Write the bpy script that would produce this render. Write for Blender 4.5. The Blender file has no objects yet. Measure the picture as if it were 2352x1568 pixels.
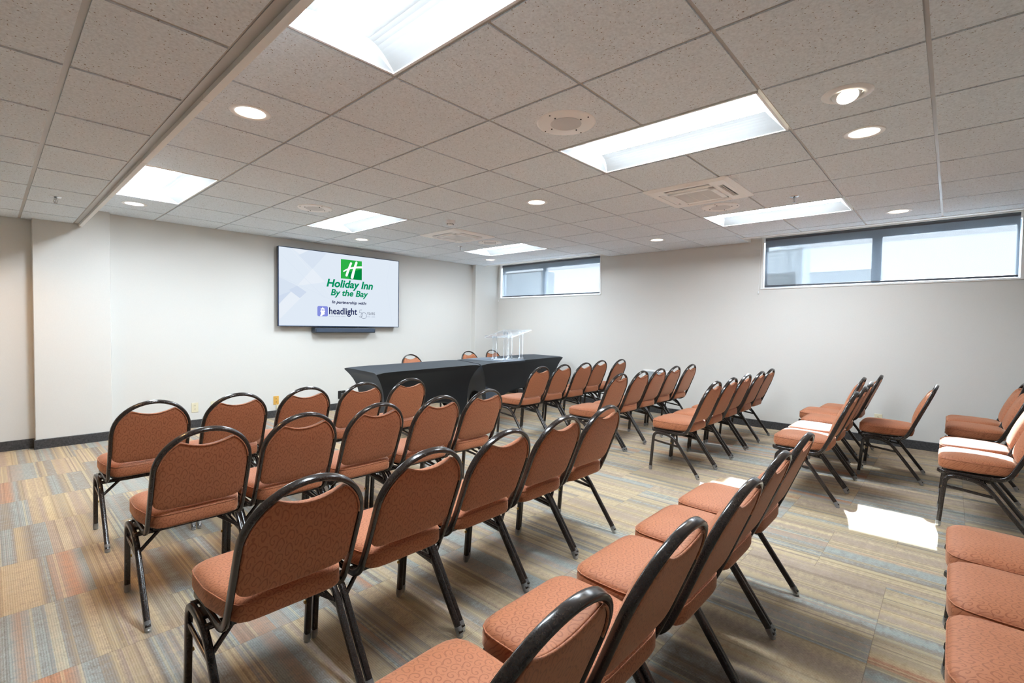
import bpy, bmesh, math, random
from mathutils import Vector, Matrix
C = bpy.context.scene.collection
SC = bpy.context.scene
R = math.radians
random.seed(7)

# ---------------------------------------------------------------- room constants (metres)
T = 0.61                       # ceiling tile
CAMZ = 2.0756 * T
H = (2.0756 + 1.8709) * T      # main ceiling
HL = (2.0756 + 1.6049) * T     # dropped ceiling on the left
XW = 11.0838 * T               # window wall
YT = 10.9503 * T               # television wall
YC = 10.7766 * T               # face of the two wall columns
X0, Y0 = 2.1086 * T, 3.1669 * T
XMIN, YMIN = -2.9, -2.6
XB = 0.655                     # edge of the dropped ceiling
BASEH = 0.095

# ---------------------------------------------------------------- camera
def make_camera():
    F, yaw, pitch, roll = 1102.6181, 0.741, -0.0313, 0.0135
    f0 = Vector((math.cos(yaw), math.sin(yaw), 0)); r0 = Vector((math.sin(yaw), -math.cos(yaw), 0)); u0 = Vector((0, 0, 1))
    f = f0 * math.cos(pitch) + u0 * math.sin(pitch); u2 = -f0 * math.sin(pitch) + u0 * math.cos(pitch)
    r = r0 * math.cos(roll) + u2 * math.sin(roll); u = -r0 * math.sin(roll) + u2 * math.cos(roll)
    cd = bpy.data.cameras.new('camera'); co = bpy.data.objects.new('camera', cd); C.objects.link(co)
    m = Matrix.Identity(4)
    for i in range(3):
        m[i][0] = r[i]; m[i][1] = u[i]; m[i][2] = -f[i]
    m[0][3], m[1][3], m[2][3] = 0, 0, CAMZ
    co.matrix_world = m
    cd.sensor_fit = 'HORIZONTAL'; cd.sensor_width = 36; cd.lens = F * 36 / 2352
    cd.clip_start = 0.02; cd.clip_end = 200
    SC.camera = co
make_camera()

# ---------------------------------------------------------------- light and exposure
EXPOSURE = 1.08
TROFFER = 44.0      # emission of a troffer lens
DOWN = 34.0        # emission of a downlight lamp
SKY = 5.5
SUN = 165.0
SC.view_settings.view_transform = 'Standard'
SC.view_settings.look = 'None'
SC.view_settings.exposure = EXPOSURE
SC.view_settings.gamma = 1.0
SC.view_settings.use_curve_mapping = False
w = bpy.data.worlds.new('sky'); SC.world = w; w.use_nodes = True
wb = w.node_tree.nodes['Background']
wb.inputs[0].default_value = (0.88, 0.94, 1.0, 1); wb.inputs[1].default_value = SKY
sd = bpy.data.lights.new('sun', 'SUN'); so = bpy.data.objects.new('sun', sd); C.objects.link(so)
sd.energy = SUN; sd.angle = R(0.5); sd.color = (0.88, 0.94, 1.0)
so.location = (12, 2, 8)
so.rotation_euler = Vector((1.36, 0.045, 1.0)).to_track_quat('Z', 'Y').to_euler()
SC.cycles.max_bounces = 10; SC.cycles.diffuse_bounces = 6; SC.cycles.glossy_bounces = 4
SC.cycles.transmission_bounces = 8; SC.cycles.transparent_max_bounces = 16
SC.cycles.caustics_reflective = False; SC.cycles.caustics_refractive = False
SC.cycles.sample_clamp_indirect = 6.0

# ---------------------------------------------------------------- materials
def srgb(r, g, b):
    f = lambda c: (c / 255) / 12.92 if c / 255 <= 0.04045 else (((c / 255) + 0.055) / 1.055) ** 2.4
    return (f(r), f(g), f(b), 1)
class M:
    """small helper round a node tree"""
    def __init__(s, name):
        s.m = bpy.data.materials.new(name); s.m.use_nodes = True
        s.t = s.m.node_tree; s.p = s.t.nodes['Principled BSDF']; s.out = s.t.nodes['Material Output']
    def n(s, typ, **kw):
        x = s.t.nodes.new(typ)
        for k, v in kw.items(): setattr(x, k, v)
        return x
    def l(s, a, b): s.t.links.new(a, b)
    def math(s, op, a, b=None, c=None):
        x = s.n('ShaderNodeMath', operation=op)
        for i, v in enumerate((a, b, c)):
            if v is None: continue
            if isinstance(v, (int, float)): x.inputs[i].default_value = v
            else: s.l(v, x.inputs[i])
        return x.outputs[0]
    def mix(s, fac, a, b, mode='MIX'):
        x = s.n('ShaderNodeMix', data_type='RGBA', blend_type=mode)
        for i, v in ((0, fac), (6, a), (7, b)):
            if isinstance(v, (int, float)): x.inputs[i].default_value = v
            elif isinstance(v, tuple): x.inputs[i].default_value = v
            else: s.l(v, x.inputs[i])
        return x.outputs[2]
    def ramp(s, fac, stops, interp='LINEAR'):
        x = s.n('ShaderNodeValToRGB'); x.color_ramp.interpolation = interp
        e = x.color_ramp.elements
        while len(e) < len(stops): e.new(0.5)
        for k, (p, c) in zip(e, stops): k.position = p; k.color = c
        s.l(fac, x.inputs[0]); return x.outputs[0]
    def coord(s, kind='Object'):
        return s.n('ShaderNodeTexCoord').outputs[kind]
    def noise(s, vec, scale, detail=3, rough=0.55):
        x = s.n('ShaderNodeTexNoise'); x.inputs['Scale'].default_value = scale
        x.inputs['Detail'].default_value = detail; x.inputs['Roughness'].default_value = rough
        if vec is not None: s.l(vec, x.inputs['Vector'])
        return x.outputs[0]
    def bump(s, h, strength=0.3, dist=0.002):
        x = s.n('ShaderNodeBump'); x.inputs['Strength'].default_value = strength; x.inputs['Distance'].default_value = dist
        s.l(h, x.inputs['Height']); s.l(x.outputs[0], s.p.inputs['Normal'])
    def set(s, color=None, rough=None, metal=None, spec=None, **kw):
        if color is not None:
            if isinstance(color, tuple): s.p.inputs['Base Color'].default_value = color
            else: s.l(color, s.p.inputs['Base Color'])
        if rough is not None:
            if isinstance(rough, (int, float)): s.p.inputs['Roughness'].default_value = rough
            else: s.l(rough, s.p.inputs['Roughness'])
        if metal is not None: s.p.inputs['Metallic'].default_value = metal
        if spec is not None: s.p.inputs['Specular IOR Level'].default_value = spec
        for k, v in kw.items(): s.p.inputs[k.replace('_', ' ')].default_value = v
        return s.m

def plain(name, col, rough=0.5, metal=0.0, spec=0.5, var=0.04, scale=30, bump=0.0):
    a = M(name); v = a.noise(a.coord(), scale, 2)
    k = a.math('MULTIPLY_ADD', v, var * 2, 1 - var)
    x = a.n('ShaderNodeMix', data_type='RGBA', blend_type='MULTIPLY'); x.inputs[0].default_value = 1; x.inputs[6].default_value = col
    a.l(k, x.inputs[7])
    if bump: a.bump(v, bump, 0.001)
    return a.set(x.outputs[2], rough, metal, spec)
def emit(name, col, strength, front_only=False):
    m = bpy.data.materials.new(name); m.use_nodes = True; t = m.node_tree; t.nodes.clear()
    o = t.nodes.new('ShaderNodeOutputMaterial'); e = t.nodes.new('ShaderNodeEmission')
    e.inputs[0].default_value = col; e.inputs[1].default_value = strength
    t.links.new(e.outputs[0], o.inputs[0]); return m

def mat_wall(name='wall_paint', base=srgb(218, 217, 213)):
    a = M(name); co = a.coord()
    mp = a.n('ShaderNodeMapping'); mp.inputs['Scale'].default_value = (1, 1, 1.0); a.l(co, mp.inputs[0])
    # fine woven vinyl: horizontal and vertical threads
    s1 = a.n('ShaderNodeMapping'); s1.inputs['Scale'].default_value = (90, 90, 700); a.l(co, s1.inputs[0])
    s2 = a.n('ShaderNodeMapping'); s2.inputs['Scale'].default_value = (700, 700, 60); a.l(co, s2.inputs[0])
    n1 = a.noise(s1.outputs[0], 1, 2); n2 = a.noise(s2.outputs[0], 1, 2)
    w = a.math('MULTIPLY', a.math('ADD', n1, n2), 0.5)
    k = a.math('MULTIPLY_ADD', w, 0.16, 0.92)
    x = a.n('ShaderNodeMix', data_type='RGBA', blend_type='MULTIPLY'); x.inputs[0].default_value = 1; x.inputs[6].default_value = base
    a.l(k, x.inputs[7]); a.bump(w, 0.12, 0.001)
    return a.set(x.outputs[2], 0.62, spec=0.3)
def mat_tile():
    a = M('ceiling_tile'); co = a.coord()
    # fissured mineral fibre: crumbly relief and short dark pits
    n = a.noise(co, 85, 4, 0.6)
    v = a.n('ShaderNodeTexVoronoi'); v.inputs['Scale'].default_value = 75
    wm = a.n('ShaderNodeMapping'); wm.inputs['Scale'].default_value = (1, 0.8, 1); a.l(co, wm.inputs[0])
    nz = a.n('ShaderNodeTexNoise'); nz.inputs['Scale'].default_value = 140; a.l(co, nz.inputs[0])
    ws = a.n('ShaderNodeVectorMath', operation='SCALE'); ws.inputs[3].default_value = 0.010; a.l(nz.outputs[1], ws.inputs[0])
    wa = a.n('ShaderNodeVectorMath', operation='ADD'); a.l(wm.outputs[0], wa.inputs[0]); a.l(ws.outputs[0], wa.inputs[1]); a.l(wa.outputs[0], v.inputs['Vector'])
    pit = a.math('LESS_THAN', v.outputs['Distance'], 0.17)
    gate = a.math('GREATER_THAN', a.noise(co, 38, 2), 0.47)
    pit = a.math('MULTIPLY', pit, gate)
    base = a.ramp(n, [(0.30, srgb(216, 225, 233)), (0.62, srgb(235, 244, 252))])
    rnd = a.n('ShaderNodeTexWhiteNoise', noise_dimensions='2D')
    mp = a.n('ShaderNodeMapping'); mp.inputs['Location'].default_value = (-X0 / T, -Y0 / T, 0); mp.inputs['Scale'].default_value = (1 / T, 1 / T, 1); a.l(co, mp.inputs[0])
    fl = a.n('ShaderNodeVectorMath', operation='FLOOR'); a.l(mp.outputs[0], fl.inputs[0]); a.l(fl.outputs[0], rnd.inputs[0])
    base = a.mix(a.math('MULTIPLY', rnd.outputs[0], 0.10), base, srgb(222, 218, 216))
    col = a.mix(pit, base, srgb(150, 142, 136))
    h = a.math('SUBTRACT', n, a.math('MULTIPLY', pit, 0.6))
    a.bump(h, 0.55, 0.004)
    return a.set(col, 0.9, spec=0.15)
def mat_carpet():
    a = M('striped_carpet'); co = a.coord(); sep = a.n('ShaderNodeSeparateXYZ'); a.l(co, sep.inputs[0])
    x, y = sep.outputs[0], sep.outputs[1]
    S = T
    u = a.math('DIVIDE', a.math('ADD', x, 0.06), S); cu = a.math('FLOOR', u)
    wc = a.n('ShaderNodeTexWhiteNoise', noise_dimensions='1D'); a.l(cu, wc.inputs['W'])
    off = a.math('MULTIPLY', a.math('ROUND', a.math('MULTIPLY', wc.outputs[0], 2)), 0.5)
    v = a.math('ADD', a.math('DIVIDE', a.math('SUBTRACT', y, 2.64), S), off); cv = a.math('FLOOR', v)
    def wn(k):
        cb = a.n('ShaderNodeCombineXYZ'); a.l(cu, cb.inputs[0]); a.l(cv, cb.inputs[1]); cb.inputs[2].default_value = k
        q = a.n('ShaderNodeTexWhiteNoise', noise_dimensions='3D'); a.l(cb.outputs[0], q.inputs[0]); return q.outputs[0]
    h1 = wn(1.3); h2 = wn(7.7)
    sh = a.math('MULTIPLY', h1, 9.0)
    # tufts and mottling, used both for shade and to break the band edges
    rib = a.math('SINE', a.math('MULTIPLY', x, 2 * math.pi / 0.0075))
    mp = a.n('ShaderNodeMapping'); mp.inputs['Scale'].default_value = (190, 70, 1); a.l(co, mp.inputs[0]); tuft = a.noise(mp.outputs[0], 1, 3, 0.75)
    m2 = a.n('ShaderNodeMapping'); m2.inputs['Scale'].default_value = (14, 30, 1); a.l(co, m2.inputs[0]); mott = a.noise(m2.outputs[0], 1, 4, 0.75)
    # broad bands (about 12 cm) shifted from tile to tile
    fu = a.math('ADD', a.math('MULTIPLY', x, 7.2), sh); band = a.math('FLOOR', fu)
    wb_ = a.n('ShaderNodeTexWhiteNoise', noise_dimensions='1D'); a.l(band, wb_.inputs['W'])
    cb = a.n('ShaderNodeCombineXYZ'); a.l(a.math('ADD', a.math('MULTIPLY', x, 4.0), a.math('MULTIPLY', h1, 1.2)), cb.inputs[0]); a.l(a.math('MULTIPLY', cv, 0.21), cb.inputs[1])
    soft = a.noise(cb.outputs[0], 1.0, 2, 0.6)
    soft = a.math('MULTIPLY_ADD', a.math('SUBTRACT', soft, 0.5), 2.4, 0.5)
    tone = a.math('ADD', a.math('MULTIPLY', wb_.outputs[0], 0.40), a.math('MULTIPLY', soft, 0.60))
    tone = a.math('ADD', tone, a.math('MULTIPLY', a.math('SUBTRACT', tuft, 0.5), 0.16)); tone = a.math('ADD', tone, a.math('MULTIPLY', a.math('SUBTRACT', mott, 0.5), 0.14))
    G, O, BL, BR, GR = srgb(192, 173, 142), srgb(188, 142, 114), srgb(160, 166, 163), srgb(172, 155, 141), srgb(152, 143, 133)
    col = a.ramp(tone, [(0.05, O), (0.22, G), (0.34, BR), (0.46, G), (0.54, GR), (0.64, BL), (0.74, BR), (0.88, O)])
    # thin accent lines
    fl = a.math('ADD', a.math('MULTIPLY', x, 105.0), a.math('MULTIPLY', h2, 31.0))
    wl = a.n('ShaderNodeTexWhiteNoise', noise_dimensions='1D'); a.l(a.math('FLOOR', fl), wl.inputs['W'])
    grp = a.math('GREATER_THAN', a.noise(cb.outputs[0], 2.3, 1), 0.50)
    br_ = a.math('GREATER_THAN', mott, 0.40)
    dk = a.math('MULTIPLY', a.math('GREATER_THAN', wl.outputs[0], 0.74), a.math('MULTIPLY', a.math('MULTIPLY', grp, br_), 0.26))
    lt = a.math('MULTIPLY', a.math('LESS_THAN', wl.outputs[0], 0.24), a.math('MULTIPLY', grp, 0.40))
    col = a.mix(dk, col, srgb(112, 98, 86)); col = a.mix(lt, col, srgb(212, 194, 156))
    k = a.math('ADD', a.math('MULTIPLY_ADD', rib, 0.07, 1.0), a.math('MULTIPLY', a.math('SUBTRACT', tuft, 0.5), 0.75))
    k = a.math('ADD', k, a.math('MULTIPLY', a.math('SUBTRACT', mott, 0.5), 0.55))
    mm = a.n('ShaderNodeMix', data_type='RGBA', blend_type='MULTIPLY'); mm.inputs[0].default_value = 1; a.l(col, mm.inputs[6]); a.l(a.math('MULTIPLY', k, 0.88), mm.inputs[7])
    # seams
    su = a.math('LESS_THAN', a.math('ABSOLUTE', a.math('SUBTRACT', a.math('FRACT', u), 0.5)), 0.4985)
    sv = a.math('LESS_THAN', a.math('ABSOLUTE', a.math('SUBTRACT', a.math('FRACT', v), 0.5)), 0.4975)
    seam = a.math('MULTIPLY', a.math('SUBTRACT', 1.0, a.math('MULTIPLY', su, sv)), 0.35)
    col = a.mix(seam, mm.outputs[2], srgb(90, 78, 66))
    a.bump(a.math('ADD', a.math('MULTIPLY', rib, 0.3), tuft), 0.5, 0.002)
    return a.set(col, 0.95, spec=0.12)
def mat_fabric():
    a = M('rust_scroll_fabric'); co = a.coord()
    nz = a.n('ShaderNodeTexNoise'); nz.inputs['Scale'].default_value = 26; nz.inputs['Detail'].default_value = 1; a.l(co, nz.inputs[0])
    ws = a.n('ShaderNodeVectorMath', operation='SCALE'); ws.inputs[3].default_value = 0.016; a.l(nz.outputs[1], ws.inputs[0])
    wa = a.n('ShaderNodeVectorMath', operation='ADD'); a.l(co, wa.inputs[0]); a.l(ws.outputs[0], wa.inputs[1])
    sp = a.n('ShaderNodeSeparateXYZ'); a.l(wa.outputs[0], sp.inputs[0])
    # half-drop lattice of mirrored scrolls
    u = a.math('DIVIDE', sp.outputs[0], 0.026); cu = a.math('FLOOR', u)
    v = a.math('ADD', a.math('DIVIDE', a.math('ADD', sp.outputs[1], sp.outputs[2]), 0.030), a.math('MULTIPLY', cu, 0.5)); cv = a.math('FLOOR', v)
    par = a.math('MULTIPLY_ADD', a.math('PINGPONG', a.math('ADD', cu, cv), 1.0), 2.0, -1.0)
    la = a.math('MULTIPLY', a.math('SUBTRACT', a.math('SUBTRACT', u, cu), 0.5), par); lb = a.math('SUBTRACT', a.math('SUBTRACT', v, cv), 0.5)
    r = a.math('SQRT', a.math('ADD', a.math('MULTIPLY', la, la), a.math('MULTIPLY', lb, lb)))
    ang = a.math('ARCTAN2', lb, la)
    ln = a.math('SINE', a.math('ADD', a.math('MULTIPLY', r, 15.0), ang))
    line = a.math('GREATER_THAN', ln, 0.66)
    mp = a.n('ShaderNodeMapping'); mp.inputs['Scale'].default_value = (260, 260, 260); a.l(co, mp.inputs[0]); weave = a.noise(mp.outputs[0], 1, 2, 0.7)
    base = a.mix(a.math('MULTIPLY', weave, 0.5), srgb(176, 112, 78), srgb(152, 90, 60))
    col = a.mix(a.math('MULTIPLY', line, 0.48), base, srgb(112, 58, 36))
    a.bump(a.math('ADD', weave, a.math('MULTIPLY', line, -0.8)), 0.25, 0.001)
    a.p.inputs['Sheen Weight'].default_value = 0.55; a.p.inputs['Sheen Roughness'].default_value = 0.35
    a.p.inputs['Sheen Tint'].default_value = srgb(246, 206, 176)
    return a.set(col, 0.62, spec=0.35)
def mat_frame():
    a = M('bronze_black_metal'); n = a.noise(a.coord(), 260, 2)
    c = a.ramp(n, [(0.3, srgb(34, 27, 24)), (0.7, srgb(48, 40, 36))]); a.bump(n, 0.02, 0.0003)
    return a.set(c, 0.22, spec=0.6)
def mat_base():
    a = M('slate_vinyl'); n = a.noise(a.coord(), 60, 5, 0.7)
    return a.set(a.ramp(n, [(0.35, srgb(40, 40, 42)), (0.75, srgb(84, 84, 86))]), 0.45)
def mat_clear(name, tint=(1, 1, 1, 1), refl=0.06, rough=0.02, milk=0.0, graze=0.5):
    m = bpy.data.materials.new(name); m.use_nodes = True; t = m.node_tree; t.nodes.clear()
    N = lambda k: t.nodes.new(k)
    o = N('ShaderNodeOutputMaterial'); tr = N('ShaderNodeBsdfTransparent'); g = N('ShaderNodeBsdfGlossy'); d = N('ShaderNodeBsdfTranslucent'); d2 = N('ShaderNodeBsdfDiffuse')
    tr.inputs[0].default_value = tint; g.inputs['Roughness'].default_value = rough
    d.inputs[0].default_value = (0.9, 0.93, 0.96, 1); d2.inputs[0].default_value = (0.9, 0.93, 0.96, 1)
    lw = N('ShaderNodeLayerWeight'); lw.inputs[0].default_value = 0.5
    pw = N('ShaderNodeMath'); pw.operation = 'POWER'; pw.inputs[1].default_value = 4.0; t.links.new(lw.outputs['Facing'], pw.inputs[0])
    ma = N('ShaderNodeMath'); ma.operation = 'MULTIPLY_ADD'; ma.inputs[1].default_value = graze; ma.inputs[2].default_value = refl; ma.use_clamp = True; t.links.new(pw.outputs[0], ma.inputs[0])
    mx = N('ShaderNodeMixShader'); t.links.new(ma.outputs[0], mx.inputs[0]); t.links.new(tr.outputs[0], mx.inputs[1]); t.links.new(g.outputs[0], mx.inputs[2])
    dd = N('ShaderNodeMixShader'); dd.inputs[0].default_value = 0.5; t.links.new(d.outputs[0], dd.inputs[1]); t.links.new(d2.outputs[0], dd.inputs[2])
    mk = N('ShaderNodeMixShader'); mk.inputs[0].default_value = milk; t.links.new(mx.outputs[0], mk.inputs[1]); t.links.new(dd.outputs[0], mk.inputs[2])
    t.links.new(mk.outputs[0], o.inputs[0]); return m
def mat_shade():
    # woven solar screen: openness lets daylight and sun through, the yarn diffuses and transmits a little
    m = bpy.data.materials.new('solar_shade_fabric'); m.use_nodes = True; t = m.node_tree; t.nodes.clear()
    o = t.nodes.new('ShaderNodeOutputMaterial'); tr = t.nodes.new('ShaderNodeBsdfTransparent'); df = t.nodes.new('ShaderNodeBsdfDiffuse'); tl = t.nodes.new('ShaderNodeBsdfTranslucent')
    tc = t.nodes.new('ShaderNodeTexCoord'); nz = t.nodes.new('ShaderNodeTexNoise'); nz.inputs['Scale'].default_value = 220
    t.links.new(tc.outputs['Object'], nz.inputs[0]); rp = t.nodes.new('ShaderNodeValToRGB')
    rp.color_ramp.elements[0].color = srgb(96, 104, 112); rp.color_ramp.elements[1].color = srgb(122, 130, 138); t.links.new(nz.outputs[0], rp.inputs[0])
    t.links.new(rp.outputs[0], df.inputs[0]); tl.inputs[0].default_value = srgb(176, 186, 194)
    tr.inputs[0].default_value = (0.96, 0.98, 1, 1)
    m1 = t.nodes.new('ShaderNodeMixShader'); m1.inputs[0].default_value = 0.007; t.links.new(df.outputs[0], m1.inputs[1]); t.links.new(tl.outputs[0], m1.inputs[2])
    m2 = t.nodes.new('ShaderNodeMixShader'); m2.inputs[0].default_value = 0.074; t.links.new(m1.outputs[0], m2.inputs[1]); t.links.new(tr.outputs[0], m2.inputs[2])
    t.links.new(m2.outputs[0], o.inputs[0]); return m

WALL = mat_wall(); TILE = mat_tile(); CARPET = mat_carpet(); FABRIC = mat_fabric(); FRAME = mat_frame(); BASE = mat_base()
GRID = plain('ceiling_grid_metal', srgb(184, 182, 180), 0.35, spec=0.5, var=0.05, scale=6)
WHITE = plain('white_enamel', srgb(250, 250, 250), 0.35, var=0.01)
WHITEP = plain('white_paint', srgb(238, 238, 236), 0.5, var=0.02)
REFL = plain('lamp_reflector', srgb(244, 246, 246), 0.4, var=0.01)
TREFL = plain('troffer_reflector', srgb(180, 184, 186), 0.4, var=0.01)
GREYG = plain('grey_grille', srgb(214, 214, 216), 0.5, var=0.05, scale=300)
DARK = plain('dark_gap', srgb(52, 50, 48), 0.6)
BLACKP = plain('black_plastic', srgb(24, 24, 27), 0.35)
NAVY = plain('dark_blue_grey_plastic', srgb(44, 52, 64), 0.4)
CLOTH = plain('black_stretch_cloth', srgb(13, 18, 23), 0.55, spec=0.35, var=0.12, scale=500, bump=0.1)
CLOTH.node_tree.nodes['Principled BSDF'].inputs['Sheen Weight'].default_value = 0.22
CLOTH.node_tree.nodes['Principled BSDF'].inputs['Sheen Roughness'].default_value = 0.35
CLOTH.node_tree.nodes['Principled BSDF'].inputs['Sheen Tint'].default_value = srgb(150, 175, 205)
CREAM = plain('cream_plastic', srgb(226, 218, 190), 0.4)
AMBER = plain('amber_plastic', srgb(222, 172, 84), 0.4)
CHROME = plain('chrome', srgb(210, 210, 212), 0.18, metal=1.0)
BRASS = plain('bumper_brass', srgb(150, 120, 60), 0.3, metal=0.7)
CLEAR = mat_clear('clear_glide_plastic', (0.92, 0.90, 0.84, 1), 0.15, 0.1, 0.25)
ACRYL = mat_clear('clear_acrylic', (0.97, 0.98, 0.99, 1), 0.04, 0.02, 0.06, 0.3)
ACRYLE = mat_clear('acrylic_polished_edge', (0.9, 0.94, 0.98, 1), 0.15, 0.15, 0.5)
GLASS = mat_clear('window_glass', (0.95, 0.98, 1, 1), 0.03)
SHADE = mat_shade()
HEM = plain('shade_hem_bar', srgb(72, 74, 82), 0.4)
ALU = plain('grey_window_frame', srgb(150, 158, 164), 0.45)
EXTW = plain('exterior_pale_render', srgb(244, 245, 245), 0.8, var=0.05, scale=4)
EXTG = plain('exterior_grey_block', srgb(96, 98, 98), 0.8, var=0.1, scale=8)
LENS = emit('troffer_lens_light', (0.82, 0.92, 1.0, 1), TROFFER)
LAMP = emit('downlight_lamp_light', (1.0, 0.84, 0.64, 1), DOWN)
LAMPW = emit('downlight_amber_lamp_light', (1.0, 0.55, 0.24, 1), 210)
LAMPC = emit('downlight_cool_lamp_light', (0.95, 0.97, 1.0, 1), DOWN * 0.8)

# ---------------------------------------------------------------- mesh helpers
def obj(name, bm, mats, parent=None, smooth=False, loc=None):
    me = bpy.data.meshes.new(name)
    bmesh.ops.recalc_face_normals(bm, faces=bm.faces)
    bm.to_mesh(me); bm.free()
    for m in (mats if isinstance(mats, (list, tuple)) else [mats]): me.materials.append(m)
    if smooth:
        for p in me.polygons: p.use_smooth = True
    o = bpy.data.objects.new(name, me); C.objects.link(o)
    if parent: o.parent = parent
    if loc: o.location = loc
    return o
def auto(o, ang=35):
    me = o.data
    for p in me.polygons: p.use_smooth = True
    bm = bmesh.new(); bm.from_mesh(me)
    for e in bm.edges:
        if len(e.link_faces) == 2 and e.calc_face_angle(0) > R(ang): e.smooth = False
    bm.to_mesh(me); bm.free(); return o
def thing(name, label, cat, loc=(0, 0, 0), rz=0, group=None):
    o = bpy.data.objects.new(name, None); C.objects.link(o); o.empty_display_size = 0.1
    o.location = loc; o.rotation_euler = (0, 0, rz); tag(o, label, cat, group); return o
def tag(o, label, cat, group=None):
    o['label'] = label; o['category'] = cat
    if group: o['group'] = group
    return o
def struct(o): o['kind'] = 'structure'; return o
def box(bm, x0, x1, y0, y1, z0, z1, mi=0, skip=()):
    v = [bm.verts.new((x, y, z)) for z in (z0, z1) for y in (y0, y1) for x in (x0, x1)]
    fs = dict(b=(0, 2, 3, 1), t=(4, 5, 7, 6), f=(0, 1, 5, 4), k=(2, 6, 7, 3), l=(0, 4, 6, 2), r=(1, 3, 7, 5))
    for k, q in fs.items():
        if k in skip: continue
        f = bm.faces.new([v[i] for i in q]); f.material_index = mi
    return v
def bevbox(bm, x0, x1, y0, y1, z0, z1, b, seg=2, mi=0):
    t = bmesh.new(); box(t, x0, x1, y0, y1, z0, z1)
    bmesh.ops.bevel(t, geom=list(t.edges), offset=b, segments=seg, affect='EDGES', profile=0.5)
    merge(bm, t, mi)
def merge(bm, t, mi=0, mat=None):
    vm = {}
    for v in t.verts: vm[v] = bm.verts.new(mat @ v.co if mat else v.co)
    for f in t.faces:
        n = bm.faces.new([vm[v] for v in f.verts]); n.material_index = mi or f.material_index
    t.free()
def cyl(bm, p0, p1, r0, r1=None, seg=16, cap=True, mi=0):
    r1 = r0 if r1 is None else r1
    p0 = Vector(p0); p1 = Vector(p1); d = (p1 - p0).normalized()
    a = d.orthogonal().normalized(); b = d.cross(a)
    A = [bm.verts.new(p0 + (a * math.cos(t) + b * math.sin(t)) * r0) for t in [2 * math.pi * i / seg for i in range(seg)]]
    B = [bm.verts.new(p1 + (a * math.cos(t) + b * math.sin(t)) * r1) for t in [2 * math.pi * i / seg for i in range(seg)]]
    for i in range(seg):
        f = bm.faces.new((A[i], A[(i + 1) % seg], B[(i + 1) % seg], B[i])); f.material_index = mi
    if cap:
        f = bm.faces.new(A[::-1]); f.material_index = mi; f = bm.faces.new(B); f.material_index = mi
def lathe(bm, prof, cx=0, cy=0, seg=24, mi=0, mis=None):
    """prof: list of (r, z)"""
    rings = []
    for r, z in prof:
        if r < 1e-6: rings.append([bm.verts.new((cx, cy, z))])
        else: rings.append([bm.verts.new((cx + r * math.cos(2 * math.pi * i / seg), cy + r * math.sin(2 * math.pi * i / seg), z)) for i in range(seg)])
    for k in range(len(rings) - 1):
        a, b = rings[k], rings[k + 1]; m = mis[k] if mis else mi
        for i in range(seg):
            j = (i + 1) % seg
            if len(a) == 1 and len(b) == 1: continue
            if len(a) == 1: f = bm.faces.new((a[0], b[j], b[i]))
            elif len(b) == 1: f = bm.faces.new((a[i], a[j], b[0]))
            else: f = bm.faces.new((a[i], a[j], b[j], b[i]))
            f.material_index = m
def fillet(pts, rad, n=6):
    """round the corners of a polyline"""
    P = [Vector(p) for p in pts]; out = [P[0]]
    for i in range(1, len(P) - 1):
        a, b, c = P[i - 1], P[i], P[i + 1]; r = rad[i - 1] if isinstance(rad, (list, tuple)) else rad
        if r <= 0: out.append(b); continue
        u = (a - b); v = (c - b); r = min(r, u.length * 0.49, v.length * 0.49)
        s = b + u.normalized() * r; e = b + v.normalized() * r
        for k in range(n + 1):
            t = k / n; out.append(s * (1 - t) ** 2 + b * 2 * t * (1 - t) + e * t * t)
    out.append(P[-1]); return out
def rrect(w, h, r, n=3):
    pts = []
    for cx, cy, a0 in ((w / 2 - r, h / 2 - r, 0), (-w / 2 + r, h / 2 - r, 90), (-w / 2 + r, -h / 2 + r, 180), (w / 2 - r, -h / 2 + r, 270)):
        for k in range(n + 1):
            t = R(a0 + 90 * k / n); pts.append((cx + r * math.cos(t), cy + r * math.sin(t)))
    return pts
def sweep(bm, path, sec, side, closed=False, cap=True, mi=0):
    """sweep section along path; section x lies along 'side' (kept perpendicular), y along side x tangent"""
    P = [Vector(p) for p in path]; n = len(P); rings = []
    for i in range(n):
        a = P[(i - 1) % n] if (closed or i > 0) else P[i]; b = P[(i + 1) % n] if (closed or i < n - 1) else P[i]
        t = (b - a).normalized(); s = Vector(side) if not callable(side) else side(i, P[i], t)
        s = (s - t * s.dot(t)).normalized(); q = t.cross(s)
        rings.append([bm.verts.new(P[i] + s * x + q * y) for x, y in sec])
    m = len(sec)
    for i in range(n if closed else n - 1):
        a, b = rings[i], rings[(i + 1) % n]
        for k in range(m):
            f = bm.faces.new((a[k], a[(k + 1) % m], b[(k + 1) % m], b[k])); f.material_index = mi
    if cap and not closed:
        bm.faces.new(rings[0][::-1]).material_index = mi; bm.faces.new(rings[-1]).material_index = mi
def prism(bm, pts, z0, z1, mi=0):
    a = [bm.verts.new((x, y, z0)) for x, y in pts]; b = [bm.verts.new((x, y, z1)) for x, y in pts]
    bm.faces.new(a[::-1]).material_index = mi; bm.faces.new(b).material_index = mi
    for i in range(len(pts)):
        j = (i + 1) % len(pts); bm.faces.new((a[i], a[j], b[j], b[i])).material_index = mi
def copy_tree(o, parent=None):
    c = o.copy(); C.objects.link(c)
    if parent: c.parent = parent
    for ch in list(o.children): copy_tree(ch, c)
    return c

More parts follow.
